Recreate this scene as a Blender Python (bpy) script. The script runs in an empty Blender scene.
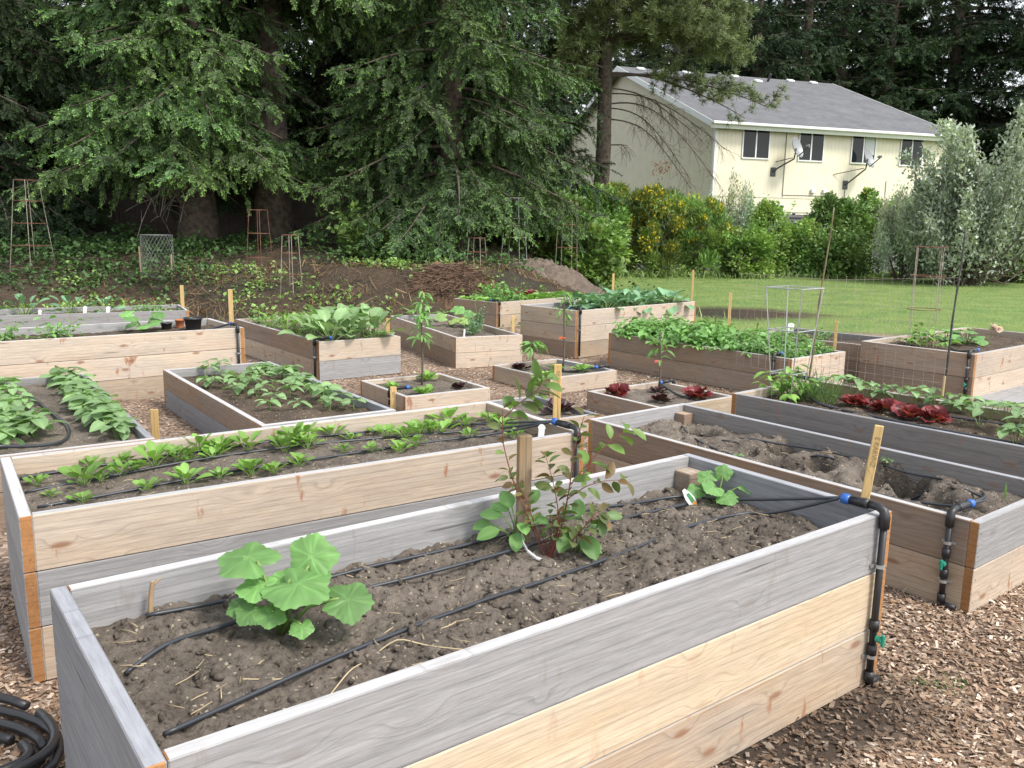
import bpy, math, numpy as np
from mathutils import Vector, Matrix
PI=math.pi
sc=bpy.context.scene
COL=sc.collection
rng=np.random.default_rng(7)

# ------------------------------------------------------------------ helpers
def V(*a): return np.array(a,float)
def nrm(a):
    a=np.asarray(a,float); return a/np.maximum(np.linalg.norm(a,axis=-1,keepdims=True),1e-9)
def frames(d,up):
    """rotation matrices whose columns are side, direction, normal"""
    d=nrm(d); s=nrm(np.cross(d,up)); n=np.cross(s,d)
    return np.stack([s,d,n],axis=-1)
def sstep(a,b,x):
    t=np.clip((np.asarray(x,float)-a)/(b-a),0,1); return t*t*(3-2*t)
def _hash(ix,iy,s):
    h=(ix.astype(np.int64)*374761393+iy.astype(np.int64)*668265263+s*1442695041)&0x7fffffff
    h=((h^(h>>13))*1274126177)&0x7fffffff
    return ((h^(h>>16))&0xffff)/65535.0
def vnoise(x,y,s=0):
    x=np.asarray(x,float);y=np.asarray(y,float)
    ix=np.floor(x);iy=np.floor(y);fx=x-ix;fy=y-iy
    fx=fx*fx*(3-2*fx);fy=fy*fy*(3-2*fy)
    a=_hash(ix,iy,s);b=_hash(ix+1,iy,s);c=_hash(ix,iy+1,s);d=_hash(ix+1,iy+1,s)
    return (a*(1-fx)+b*fx)*(1-fy)+(c*(1-fx)+d*fx)*fy-.5
def fbm(x,y,o=4,s=0):
    r=0;a=1
    for k in range(o):
        r=r+a*vnoise(x*2**k+17.3*k,y*2**k-9.1*k,s+k);a*=.5
    return r

class MB:
    """collects polygons, then links them as ONE mesh object"""
    def __init__(s): s.v=[];s.t=[];s.fi=[];s.fl=[];s.fm=[];s.n=0
    def add(s,v,f,mat=0,tint=None):
        v=np.asarray(v,float).reshape(-1,3); f=np.asarray(f,int)
        s.v.append(v)
        t=np.ones((len(v),3)) if tint is None else np.broadcast_to(np.asarray(tint,float),(len(v),3))
        s.t.append(t); s.fi.append((f+s.n).ravel()); s.fl.append(np.full(len(f),f.shape[1])); 
        s.fm.append(np.broadcast_to(np.asarray(mat,int),(len(f),)).copy()); s.n+=len(v)
    def many(s,v,f,R,p,sca=None,tint=None,mat=0,vt=None):
        """copies of one template: R (N,3,3), p (N,3), sca (N,) or (N,3), tint (N,3), vt per-vertex tint"""
        v=np.asarray(v,float);N=len(p);k=len(v)
        if sca is None: sca=np.ones(N)
        sca=np.asarray(sca,float)
        if sca.ndim==1: sca=sca[:,None].repeat(3,1)
        w=np.einsum('nij,nkj->nki',R,v[None]*sca[:,None,:])+np.asarray(p)[:,None,:]
        f=np.asarray(f,int); ff=(f[None]+(np.arange(N)*k)[:,None,None]).reshape(-1,f.shape[1])
        t=np.ones((N,k,3)) if tint is None else np.asarray(tint,float)[:,None,:].repeat(k,1)
        if vt is not None: t=t*np.asarray(vt)[None]
        s.add(w.reshape(-1,3),ff,mat,t.reshape(-1,3))
    def merge(s,o,M=None,p=(0,0,0)):
        for v,t in zip(o.v,o.t):
            s.v.append((v@np.asarray(M).T if M is not None else v)+np.asarray(p)); s.t.append(t)
        for a in o.fi: s.fi.append(a+s.n)
        s.fl+=o.fl; s.fm+=o.fm; s.n+=o.n
    def box(s,a,b,mat=0,ch=0.,tint=None,mats=None):
        """axis box with chamfered edges; mats = material per (x,y,z+,z-) face"""
        a=np.array(a,float);b=np.array(b,float);c=(a+b)/2;h=(b-a)/2
        if ch<=0:
            v=[c+h*np.array(q) for q in [(-1,-1,-1),(1,-1,-1),(1,1,-1),(-1,1,-1),(-1,-1,1),(1,-1,1),(1,1,1),(-1,1,1)]]
            f=[(0,3,2,1),(4,5,6,7),(0,1,5,4),(2,3,7,6),(1,2,6,5),(3,0,4,7)]
            m=mat if mats is None else [mats[3],mats[2],mats[1],mats[1],mats[0],mats[0]]
            s.add(v,f,m,tint);return
        vs=[];ids={}
        for sx in(-1,1):
            for sy in(-1,1):
                for sz in(-1,1):
                    for ax in range(3):
                        q=np.array([sx,sy,sz])*(h-ch);q[ax]=np.array([sx,sy,sz])[ax]*h[ax]
                        ids[(sx,sy,sz,ax)]=len(vs);vs.append(c+q)
        f=[];m=[];M=[mat]*4 if mats is None else mats
        def put(lst,mm):
            P=np.array([vs[i] for i in lst]);n=np.cross(P[1]-P[0],P[2]-P[0])
            if np.dot(n,P.mean(0)-c)<0: lst=lst[::-1]
            f.append(tuple(lst));m.append(mm)
        for ax in range(3):
            for sg in(-1,1):
                o=[i for i in range(3) if i!=ax];l=[]
                for p,q in((-1,-1),(1,-1),(1,1),(-1,1)):
                    k=[0,0,0];k[ax]=sg;k[o[0]]=p;k[o[1]]=q;l.append(ids[(*k,ax)])
                put(l,M[0] if ax==0 else M[1] if ax==1 else M[2] if sg>0 else M[3])
        for ax in range(3):
            o=[i for i in range(3) if i!=ax]
            for p in(-1,1):
                for q in(-1,1):
                    k=[0,0,0];k[o[0]]=p;k[o[1]]=q
                    k1=list(k);k1[ax]=-1;k2=list(k);k2[ax]=1
                    put([ids[(*k1,o[0])],ids[(*k2,o[0])],ids[(*k2,o[1])],ids[(*k1,o[1])]],M[1] if ax!=1 else M[0])
        n4=len(f);s.add(vs,f,m,tint)
        tr=[]
        for sx in(-1,1):
            for sy in(-1,1):
                for sz in(-1,1):
                    l=[ids[(sx,sy,sz,a)] for a in range(3)]
                    P=np.array([vs[i] for i in l])
                    if np.dot(np.cross(P[1]-P[0],P[2]-P[0]),P.mean(0)-c)<0:l=l[::-1]
                    tr.append(l)
        s.add(vs,tr,M[1],tint)
    def tube(s,pts,r,seg=6,mat=0,tint=None,cap=True):
        pts=np.asarray(pts,float);n=len(pts);r=np.broadcast_to(np.asarray(r,float),(n,))
        d=np.gradient(pts,axis=0);d=nrm(d)
        up=np.array([0,0,1.]);a=np.cross(d[0],up)
        if np.linalg.norm(a)<.05:a=np.cross(d[0],[1.,0,0])
        vs=[];a=nrm(a)
        for i in range(n):
            a=a-d[i]*np.dot(a,d[i]);a=nrm(a);b=np.cross(d[i],a)
            th=np.arange(seg)*2*PI/seg
            vs.append(pts[i]+r[i]*(np.cos(th)[:,None]*a+np.sin(th)[:,None]*b))
        vs=np.concatenate(vs);f=[]
        for i in range(n-1):
            for k in range(seg):
                k2=(k+1)%seg;f.append((i*seg+k,i*seg+k2,(i+1)*seg+k2,(i+1)*seg+k))
        if tint is not None and np.ndim(tint)==2: tint=np.repeat(np.asarray(tint,float),seg,axis=0)
        if cap:
            vs=np.concatenate([vs,pts[:1],pts[-1:]]);c0=n*seg
            if tint is not None and np.ndim(tint)==2: tint=np.concatenate([tint,tint[:1],tint[-1:]])
            s.add(vs,f,mat,tint)
            t=[(c0,(k+1)%seg,k) for k in range(seg)]+[(c0+1,(n-1)*seg+k,(n-1)*seg+(k+1)%seg) for k in range(seg)]
            base=s.n-len(vs)
            s.fi.append((np.array(t)+base).ravel());s.fl.append(np.full(len(t),3));s.fm.append(np.full(len(t),mat))
        else: s.add(vs,f,mat,tint)
    def lathe(s,prof,seg=24,mat=0,tint=None,M=None,p=(0,0,0)):
        prof=np.asarray(prof,float);n=len(prof);th=np.arange(seg)*2*PI/seg
        v=np.stack([prof[:,None,0]*np.cos(th),prof[:,None,0]*np.sin(th),np.repeat(prof[:,1:2],seg,1)],-1).reshape(-1,3)
        f=[(i*seg+k,i*seg+(k+1)%seg,(i+1)*seg+(k+1)%seg,(i+1)*seg+k) for i in range(n-1) for k in range(seg)]
        if M is not None: v=v@np.asarray(M).T
        s.add(v+np.asarray(p),f,mat,tint)
    def mesh(s,name,mats,smooth=False):
        me=bpy.data.meshes.new(name)
        v=np.concatenate(s.v);fi=np.concatenate(s.fi);fl=np.concatenate(s.fl);fm=np.concatenate(s.fm);t=np.concatenate(s.t)
        me.vertices.add(len(v));me.vertices.foreach_set('co',v.ravel().astype(np.float32))
        me.loops.add(len(fi));me.loops.foreach_set('vertex_index',fi.astype(np.int32))
        me.polygons.add(len(fl));ls=np.concatenate([[0],np.cumsum(fl)[:-1]])
        me.polygons.foreach_set('loop_start',ls.astype(np.int32))
        me.polygons.foreach_set('material_index',fm.astype(np.int32))
        for m in (mats if isinstance(mats,(list,tuple)) else [mats]): me.materials.append(m)
        a=me.attributes.new('tint','FLOAT_COLOR','POINT')
        a.data.foreach_set('color',np.concatenate([t,np.ones((len(t),1))],1).ravel().astype(np.float32))
        me.polygons.foreach_set('use_smooth',np.full(len(fl),bool(smooth)))
        me.update(calc_edges=True)
        return me
    def build(s,name,mats,parent=None,loc=(0,0,0),rz=0,smooth=False):
        o=bpy.data.objects.new(name,s.mesh(name,mats,smooth));COL.objects.link(o)
        o.location=loc;o.rotation_euler=(0,0,rz)
        if parent is not None:o.parent=parent
        return o

def tag(o,label=None,cat=None,group=None,kind=None):
    if label:o['label']=label
    if cat:o['category']=cat
    if group:o['group']=group
    if kind:o['kind']=kind
    return o
def thing(name,label,cat,loc=(0,0,0),rz=0,group=None):
    o=bpy.data.objects.new(name,None);COL.objects.link(o);o.empty_display_size=.1
    o.location=loc;o.rotation_euler=(0,0,rz);return tag(o,label,cat,group)
def dup(r,loc,rz=0,sca=1.,label=None,group=None,rx=0,ry=0):
    c=r.copy();COL.objects.link(c);c.location=loc;c.rotation_euler=(rx,ry,rz);c.scale=(sca,)*3 if np.ndim(sca)==0 else sca
    if label:c['label']=label
    if group:c['group']=group
    for ch in list(r.children):
        k=ch.copy();COL.objects.link(k);k.parent=c
        for g in list(ch.children):
            q=g.copy();COL.objects.link(q);q.parent=k
    return c
class Stock:
    """prototypes of one kind: the first uses move the prototypes themselves, later uses copy them"""
    ALL=[]
    def __init__(s,protos):s.p=protos;s.used=[False]*len(protos);Stock.ALL.append(s)
    def put(s,loc,rz,sca,label,group=None,k=None):
        k=int(rng.integers(len(s.p))) if k is None else k
        o=s.p[k]
        if s.used[k]:return dup(o,loc,rz,sca,label,group)
        s.used[k]=True;o.location=loc;o.rotation_euler=(0,0,rz);o.scale=(sca,)*3
        o['label']=label
        if group:o['group']=group
        return o
    def clean(s):
        for o,u in zip(s.p,s.used):
            if not u:
                for ch in list(o.children):bpy.data.objects.remove(ch)
                bpy.data.objects.remove(o)
        s.p=[];s.used=[]
ORD=['first','second','third','fourth','fifth','sixth','seventh','eighth','ninth','tenth','eleventh','twelfth','thirteenth','fourteenth','fifteenth','sixteenth','seventeenth','eighteenth','nineteenth','twentieth','twenty-first','twenty-second']

# ------------------------------------------------------------------ materials
def nodes(name):
    m=bpy.data.materials.new(name);m.use_nodes=True;nt=m.node_tree;nt.nodes.clear()
    def N(t,**k):
        n=nt.nodes.new(t)
        for a,b in k.items():
            if a=='ins':
                for i,x in b.items():n.inputs[i].default_value=x
            else:setattr(n,a,b)
        return n
    L=lambda a,b:nt.links.new(a,b)
    out=N('ShaderNodeOutputMaterial')
    return m,N,L,out
def c4(c):return (*c,1)
def ramp(N,L,src,stops):
    r=N('ShaderNodeValToRGB');e=r.color_ramp.elements
    while len(e)<len(stops):e.new(.5)
    for el,(p,c) in zip(e,stops):el.position=p;el.color=c4(c)
    L(src,r.inputs[0]);return r.outputs[0]
def mixc(N,L,f,a,b,mode='MIX'):
    m=N('ShaderNodeMix',data_type='RGBA',blend_type=mode)
    for s,x in((0,f),(6,a),(7,b)):
        if hasattr(x,'links'):L(x,m.inputs[s])
        else:m.inputs[s].default_value=x if s==0 else c4(x)
    return m.outputs[2]
def simple(name,col,rough=.6,metal=0,noise=0,scale=20,spec=.5,tint=False,bump=0):
    m,N,L,out=nodes(name);b=N('ShaderNodeBsdfPrincipled')
    b.inputs['Roughness'].default_value=rough;b.inputs['Metallic'].default_value=metal;b.inputs['Specular IOR Level'].default_value=spec
    b.inputs['Base Color'].default_value=c4(col)
    L(b.outputs[0],out.inputs[0])
    src=None
    if noise or bump:
        tc=N('ShaderNodeTexCoord');nz=N('ShaderNodeTexNoise',ins={'Scale':scale,'Detail':6})
        L(tc.outputs['Object'],nz.inputs['Vector'])
        if noise:
            src=ramp(N,L,nz.outputs[0],[(.3,[x*(1-noise) for x in col]),(.7,[min(1,x*(1+noise)) for x in col])])
        if bump:
            bp=N('ShaderNodeBump',ins={'Strength':bump,'Distance':.01});L(nz.outputs[0],bp.inputs['Height']);L(bp.outputs[0],b.inputs['Normal'])
    if tint:
        a=N('ShaderNodeAttribute',attribute_name='tint')
        src=mixc(N,L,1.,src if src else col,a.outputs['Color'],'MULTIPLY')
    if src:L(src,b.inputs['Base Color'])
    return m
def leafmat(name,col,trans=.3,rough=.45,rnd=.18,spec=.4,back=None):
    """leaf: tint attribute x colour, small hue change per object, light passes through the blade"""
    m,N,L,out=nodes(name);a=N('ShaderNodeAttribute',attribute_name='tint')
    tc=N('ShaderNodeTexCoord');nz=N('ShaderNodeTexNoise',ins={'Scale':9.,'Detail':3})
    L(tc.outputs['Object'],nz.inputs['Vector'])
    oi=N('ShaderNodeObjectInfo')
    x=mixc(N,L,1.,col,a.outputs['Color'],'MULTIPLY')
    mr=N('ShaderNodeMapRange',ins={1:0,2:1,3:1-rnd,4:1+rnd});L(nz.outputs[0],mr.inputs[0])
    mr2=N('ShaderNodeMapRange',ins={1:0,2:1,3:1-rnd,4:1+rnd});L(oi.outputs['Random'],mr2.inputs[0])
    mu=N('ShaderNodeMath',operation='MULTIPLY');L(mr.outputs[0],mu.inputs[0]);L(mr2.outputs[0],mu.inputs[1])
    hs=N('ShaderNodeHueSaturation');L(x,hs.inputs['Color']);L(mu.outputs[0],hs.inputs['Value'])
    h=hs.outputs[0]
    if back:
        g=N('ShaderNodeNewGeometry');h=mixc(N,L,g.outputs['Backfacing'],h,back)
    b=N('ShaderNodeBsdfPrincipled',ins={'Roughness':rough,'Specular IOR Level':spec});L(h,b.inputs['Base Color'])
    t=N('ShaderNodeBsdfTranslucent');tm=mixc(N,L,1.,h,(1.15,1.25,.6),'MULTIPLY');L(tm,t.inputs[0])
    s=N('ShaderNodeMixShader',ins={0:trans});L(b.outputs[0],s.inputs[1]);L(t.outputs[0],s.inputs[2]);L(s.outputs[0],out.inputs[0])
    return m
def wood(name,light,dark,grey,greyamt,knots=1.,rough=.75,stain=(.22,.1,.05)):
    """board: object x runs along the grain"""
    m,N,L,out=nodes(name)
    tc=N('ShaderNodeTexCoord');oi=N('ShaderNodeObjectInfo')
    off=N('ShaderNodeVectorMath',operation='SCALE',ins={0:(37,11,53)});L(oi.outputs['Random'],off.inputs['Scale'])
    ad=N('ShaderNodeVectorMath',operation='ADD');L(tc.outputs['Object'],ad.inputs[0]);L(off.outputs[0],ad.inputs[1])
    P=ad.outputs[0]
    def mapped(sc):
        mp=N('ShaderNodeMapping',ins={'Scale':sc});L(P,mp.inputs[0]);return mp.outputs[0]
    # knots first: they bend the grain
    sx=N('ShaderNodeSeparateXYZ');L(mapped((2.3,1,6.)),sx.inputs[0]);cx=N('ShaderNodeCombineXYZ');L(sx.outputs[0],cx.inputs[0]);L(sx.outputs[2],cx.inputs[1])
    vo=N('ShaderNodeTexVoronoi',voronoi_dimensions='2D',ins={'Scale':1.,'Randomness':1.});L(cx.outputs[0],vo.inputs['Vector'])
    kd=vo.outputs['Distance'];sp=N('ShaderNodeSeparateColor');L(vo.outputs['Color'],sp.inputs[0])
    on=N('ShaderNodeMath',operation='GREATER_THAN',ins={1:.45});L(sp.outputs[0],on.inputs[0])
    kn=N('ShaderNodeMapRange',interpolation_type='SMOOTHSTEP',ins={1:.03,2:.11,3:1,4:0});L(kd,kn.inputs[0])
    km=N('ShaderNodeMath',operation='MULTIPLY');L(kn.outputs[0],km.inputs[0]);L(on.outputs[0],km.inputs[1])
    bend=N('ShaderNodeMapRange',interpolation_type='SMOOTHSTEP',ins={1:.0,2:.3,3:.45,4:0});L(kd,bend.inputs[0])
    gp=N('ShaderNodeVectorMath',operation='ADD');L(mapped((.8,34,38)),gp.inputs[0]);L(bend.outputs[0],gp.inputs[1])
    gr=N('ShaderNodeTexNoise',ins={'Scale':1.,'Detail':9,'Roughness':.62,'Distortion':.35});L(gp.outputs[0],gr.inputs['Vector'])
    fine=N('ShaderNodeTexNoise',ins={'Scale':1.,'Detail':5,'Roughness':.7});L(mapped((9,90,120)),fine.inputs['Vector'])
    band=N('ShaderNodeTexNoise',ins={'Scale':1.,'Detail':4,'Roughness':.55});L(mapped((.9,3,5)),band.inputs['Vector'])
    wea=N('ShaderNodeTexNoise',ins={'Scale':1.,'Detail':7,'Roughness':.65});L(mapped((1.7,2,6)),wea.inputs['Vector'])
    base=ramp(N,L,gr.outputs[0],[(.28,dark),(.5,[(a*2+b)/3 for a,b in zip(light,dark)]),(.68,light)])
    base=mixc(N,L,.5,base,ramp(N,L,band.outputs[0],[(.35,dark),(.62,light)]))
    wm=N('ShaderNodeMapRange',ins={1:.5-.32*greyamt-.02,2:.78-.45*greyamt,3:0,4:min(1,greyamt*1.5)});L(wea.outputs[0],wm.inputs[0])
    gcol=ramp(N,L,gr.outputs[0],[(.3,[x*.8 for x in grey]),(.7,[min(1,x*1.06) for x in grey])])
    base=mixc(N,L,wm.outputs[0],base,gcol)
    fm=N('ShaderNodeMapRange',ins={1:.3,2:.7,3:.8,4:1.12});L(fine.outputs[0],fm.inputs[0])
    # growth ring lines and drying cracks
    wv=N('ShaderNodeTexWave',wave_type='BANDS',bands_direction='Z',wave_profile='SAW',ins={'Scale':1.,'Distortion':2.4,'Detail':3.,'Detail Scale':.6});wp=N('ShaderNodeVectorMath',operation='ADD');L(mapped((.16,.6,13)),wp.inputs[0]);L(bend.outputs[0],wp.inputs[1]);L(wp.outputs[0],wv.inputs['Vector'])
    wl=N('ShaderNodeMapRange',interpolation_type='SMOOTHSTEP',ins={1:.72,2:1.,3:1.,4:.8});L(wv.outputs[0],wl.inputs[0])
    ck=N('ShaderNodeTexNoise',ins={'Scale':1.,'Detail':3,'Roughness':.5});L(mapped((1.3,50,44)),ck.inputs['Vector'])
    cl=N('ShaderNodeMapRange',ins={1:.69,2:.73,3:1.,4:.5});L(ck.outputs[0],cl.inputs[0])
    m1=N('ShaderNodeMath',operation='MULTIPLY');L(wl.outputs[0],m1.inputs[0]);L(cl.outputs[0],m1.inputs[1])
    jit=N('ShaderNodeMapRange',ins={1:0,2:1,3:.86,4:1.12});L(oi.outputs['Random'],jit.inputs[0])
    m2=N('ShaderNodeMath',operation='MULTIPLY');L(fm.outputs[0],m2.inputs[0]);L(m1.outputs[0],m2.inputs[1]);mm=N('ShaderNodeMath',operation='MULTIPLY');L(m2.outputs[0],mm.inputs[0]);L(jit.outputs[0],mm.inputs[1])
    hs=N('ShaderNodeHueSaturation');L(base,hs.inputs['Color']);L(mm.outputs[0],hs.inputs['Value'])
    kf=N('ShaderNodeMath',operation='MULTIPLY',ins={1:.8*knots});L(km.outputs[0],kf.inputs[0])
    # brown run-off stains round some knots
    st=N('ShaderNodeTexNoise',ins={'Scale':1.,'Detail':4,'Roughness':.6});L(mapped((15,15,5.0)),st.inputs['Vector'])
    sm=N('ShaderNodeMapRange',ins={1:.625,2:.69,3:0,4:min(1,.85*knots)});L(st.outputs[0],sm.inputs[0])
    colr=mixc(N,L,sm.outputs[0],hs.outputs[0],[min(1,x*1.35) for x in stain])
    colr=mixc(N,L,kf.outputs[0],colr,stain)
    b=N('ShaderNodeBsdfPrincipled',ins={'Roughness':rough,'Specular IOR Level':.25});L(colr,b.inputs['Base Color'])
    hh=N('ShaderNodeMath',operation='ADD');L(gr.outputs[0],hh.inputs[0]);L(fine.outputs[0],hh.inputs[1])
    bp=N('ShaderNodeBump',ins={'Strength':.35,'Distance':.004});L(hh.outputs[0],bp.inputs['Height']);L(bp.outputs[0],b.inputs['Normal'])
    L(b.outputs[0],out.inputs[0]);return m
def soilmat(name,dry,darksoil,bumpd=.02):
    m,N,L,out=nodes(name);g=N('ShaderNodeNewGeometry')
    n1=N('ShaderNodeTexNoise',ins={'Scale':5.,'Detail':8,'Roughness':.65});L(g.outputs['Position'],n1.inputs['Vector'])
    n2=N('ShaderNodeTexNoise',ins={'Scale':70.,'Detail':8,'Roughness':.7});L(g.outputs['Position'],n2.inputs['Vector'])
    vo=N('ShaderNodeTexVoronoi',ins={'Scale':160.});L(g.outputs['Position'],vo.inputs['Vector'])
    a=N('ShaderNodeAttribute',attribute_name='tint')
    n3=N('ShaderNodeTexNoise',ins={'Scale':1.9,'Detail':5,'Roughness':.6});L(g.outputs['Position'],n3.inputs['Vector'])
    c=ramp(N,L,n1.outputs[0],[(.42,darksoil),(.56,dry)])  # moist patches in the dry crust
    c=mixc(N,L,1.,c,ramp(N,L,n3.outputs[0],[(.38,(.58,.56,.54)),(.58,(1.15,1.14,1.12))]),'MULTIPLY')
    c=mixc(N,L,.55,c,ramp(N,L,n2.outputs[0],[(.3,[x*.55 for x in darksoil]),(.52,dry),(.75,[min(1,x*1.35) for x in dry])]))
    sp=N('ShaderNodeSeparateColor');L(vo.outputs['Color'],sp.inputs[0])
    fl=N('ShaderNodeMath',operation='GREATER_THAN',ins={1:.982});L(sp.outputs[0],fl.inputs[0])
    c=mixc(N,L,fl.outputs[0],c,(.42,.36,.27))
    c=mixc(N,L,1.,c,a.outputs['Color'],'MULTIPLY')
    b=N('ShaderNodeBsdfPrincipled',ins={'Roughness':.95,'Specular IOR Level':.15});L(c,b.inputs['Base Color'])
    bp=N('ShaderNodeBump',ins={'Strength':.8,'Distance':bumpd});L(n2.outputs[0],bp.inputs['Height']);L(bp.outputs[0],b.inputs['Normal'])
    L(b.outputs[0],out.inputs[0]);return m

GREY=(.36,.35,.35)
W={
 'grey':wood('weathered_grey_wood',(.36,.33,.3),(.24,.21,.19),(.315,.31,.312),.92,.35,stain=(.15,.115,.09)),
 'bluegrey':wood('blue_grey_wood',(.3,.28,.265),(.19,.175,.165),(.265,.27,.283),1.,.25,stain=(.13,.1,.08)),
 'fresh':wood('fresh_cut_wood',(.54,.44,.32),(.42,.32,.21),(.38,.34,.29),.3,.25),
 'tan':wood('tan_wood',(.5,.395,.285),(.37,.265,.18),(.35,.31,.275),.36,.9),
 'pale':wood('pale_pink_wood',(.56,.46,.36),(.44,.335,.25),(.41,.38,.345),.32,.95),
 'brown':wood('brown_wood',(.34,.24,.165),(.23,.15,.095),(.27,.23,.2),.4,.9),
 'dark':wood('dark_weathered_wood',(.23,.2,.18),(.14,.12,.11),(.225,.21,.2),.85,.5),
}
W_TOP=wood('weathered_board_edge',(.54,.52,.49),(.42,.4,.38),(.5,.495,.5),.9,.2,stain=(.3,.27,.24))
W_DTOP=wood('grey_board_edge',(.36,.36,.38),(.25,.25,.27),(.33,.34,.37),1.,.2)
W_END=wood('orange_end_grain',(.4,.2,.08),(.27,.12,.045),(.3,.2,.12),.1,.0)
W_STAKE=wood('stake_wood',(.62,.44,.2),(.5,.33,.13),(.45,.38,.28),.1,.2)
W_OLD=wood('old_stake_wood',(.36,.25,.14),(.24,.16,.085),(.28,.24,.2),.4,.4)
W_FENCE=wood('dark_fence_wood',(.1,.075,.055),(.055,.04,.03),(.1,.09,.08),.5,.5)
W_GFENCE=wood('grey_fence_wood',(.27,.26,.26),(.17,.165,.165),(.25,.25,.26),.9,.4)
SOIL=soilmat('dry_garden_soil',(.2,.17,.143),(.075,.062,.051))
SOIL_D=soilmat('dark_garden_soil',(.13,.1,.075),(.05,.038,.03))
STRAW=simple('straw',(.5,.4,.24),.7,tint=True)
BLACK=simple('black_plastic',(.018,.018,.02),.42,spec=.5)
TUBE=simple('drip_tube_plastic',(.035,.04,.048),.38)
BLUE=simple('blue_fitting',(.03,.12,.42),.35)
GREEN_P=simple('green_valve',(.02,.24,.16),.35)
GALV=simple('galvanised_metal',(.5,.52,.53),.4,.8,noise=.2)
RUST=simple('rusty_wire',(.17,.08,.05),.8,.2,noise=.5,scale=6)
RUSTG=simple('part_rusted_wire',(.38,.33,.28),.6,.5,noise=.4,scale=4)
WHITE=simple('white_plastic',(.78,.78,.76),.4)
INK=simple('marker_ink',(.3,.21,.1),.6)
STEM=simple('green_stem',(.16,.25,.07),.5,tint=True)
REDSTEM=simple('red_stem',(.2,.055,.04),.5,noise=.3)
BARK=simple('tree_bark',(.085,.066,.05),.95,noise=.55,scale=9,bump=1.,tint=True)
TWIG=simple('dead_twig',(.11,.085,.065),.9,noise=.3)
LEAF=leafmat('bright_leaf',(.2,.36,.08),.32)
LEAF_B=leafmat('bean_leaf',(.225,.36,.155),.32)
LEAF_S=leafmat('squash_leaf',(.15,.3,.085),.28,.5)
LEAF_C=leafmat('collard_leaf',(.225,.36,.15),.25,.35,spec=.6)
LEAF_K=leafmat('blue_green_leaf',(.15,.285,.15),.22,.4)
LEAF_P=leafmat('potato_leaf',(.175,.345,.1),.3,.5)
LEAF_R=leafmat('red_lettuce_leaf',(.19,.03,.035),.3,.4)
LEAF_D=leafmat('dark_lettuce_leaf',(.05,.014,.017),.2,.4)
LEAF_O=leafmat('blueberry_leaf',(.15,.18,.07),.3,.45)
LEAF_F=leafmat('feathery_leaf',(.13,.24,.06),.35,.5)
FIR=leafmat('fir_needles',(.08,.135,.05),.12,.55,rnd=.2,spec=.3)
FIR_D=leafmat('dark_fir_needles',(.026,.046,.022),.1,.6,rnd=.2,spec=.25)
PINE=leafmat('pine_needles',(.15,.2,.085),.15,.5,rnd=.2)
SILVER=leafmat('silver_leaf',(.42,.48,.385),.2,.5,rnd=.15,spec=.3)
UNDER=leafmat('undergrowth_leaf',(.058,.118,.034),.2,.5,rnd=.25)  # leaf green lowered, tree shade put into the base colour
BUSH=leafmat('bush_leaf',(.19,.305,.085),.3,.5,rnd=.25)
WEED=leafmat('weed_leaf',(.2,.3,.085),.3,.55,rnd=.25)
BUSH_D=leafmat('dark_bush_leaf',(.145,.245,.075),.2,.5,rnd=.25)
BROOM=leafmat('broom_leaf',(.18,.27,.08),.25,.6,rnd=.2)
YELLOW=leafmat('yellow_flower',(.78,.62,.05),.3,.6,rnd=.15)
GRASSM=leafmat('grass_blade',(.21,.3,.11),.3,.5,rnd=.25)
FIR_M=leafmat('shaded_fir_needles',(.038,.066,.03),.1,.6,rnd=.2,spec=.25)  # fir green darkened: shade of the wood put into the needle colour
# ------------------------------------------------------------------ camera, light, sky
cam=bpy.data.cameras.new('camera');co=bpy.data.objects.new('camera',cam);COL.objects.link(co)
cam.lens=855.2/1024*36;cam.sensor_width=36;cam.clip_start=.05;cam.clip_end=1500
pit,rol=math.radians(10.38),math.radians(.97)
R0=V(1,0,0);U0=V(0,math.sin(pit),math.cos(pit));FW=V(0,math.cos(pit),-math.sin(pit))
RR=math.cos(rol)*R0+math.sin(rol)*U0;UU=math.cos(rol)*U0-math.sin(rol)*R0
m=Matrix([[RR[i],UU[i],-FW[i],0] for i in range(3)]+[[0,0,0,1]]);m.translation=(0,0,1.56)
co.matrix_world=m;sc.camera=co
SUN_EL,SUN_AZ=52,128          # azimuth clockwise from +Y: behind the camera, to the right
el,az=math.radians(SUN_EL),math.radians(SUN_AZ)
w=bpy.data.worlds.new('World');sc.world=w;w.use_nodes=True;nt=w.node_tree;nt.nodes.clear()
sk=nt.nodes.new('ShaderNodeTexSky');sk.sky_type='NISHITA';sk.sun_disc=False;sk.sun_elevation=el;sk.sun_rotation=az
sk.dust_density=1.5;sk.air_density=1.2;sk.ozone_density=1.0
bg=nt.nodes.new('ShaderNodeBackground');bg.inputs[1].default_value=.14
ou=nt.nodes.new('ShaderNodeOutputWorld')
hs=nt.nodes.new('ShaderNodeHueSaturation');hs.inputs['Saturation'].default_value=.3
nt.links.new(sk.outputs[0],hs.inputs['Color']);nt.links.new(hs.outputs[0],bg.inputs[0]);nt.links.new(bg.outputs[0],ou.inputs[0])
sl=bpy.data.lights.new('sun','SUN');sl.energy=1.5;sl.angle=math.radians(12);sl.color=(1,.94,.84)
so=bpy.data.objects.new('sun',sl);COL.objects.link(so)
sd=Vector((math.sin(az)*math.cos(el),math.cos(az)*math.cos(el),math.sin(el)))
so.rotation_euler=sd.to_track_quat('Z','Y').to_euler()
sc.view_settings.view_transform='Standard';sc.view_settings.look='None';sc.view_settings.exposure=1.22;sc.view_settings.gamma=1
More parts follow.
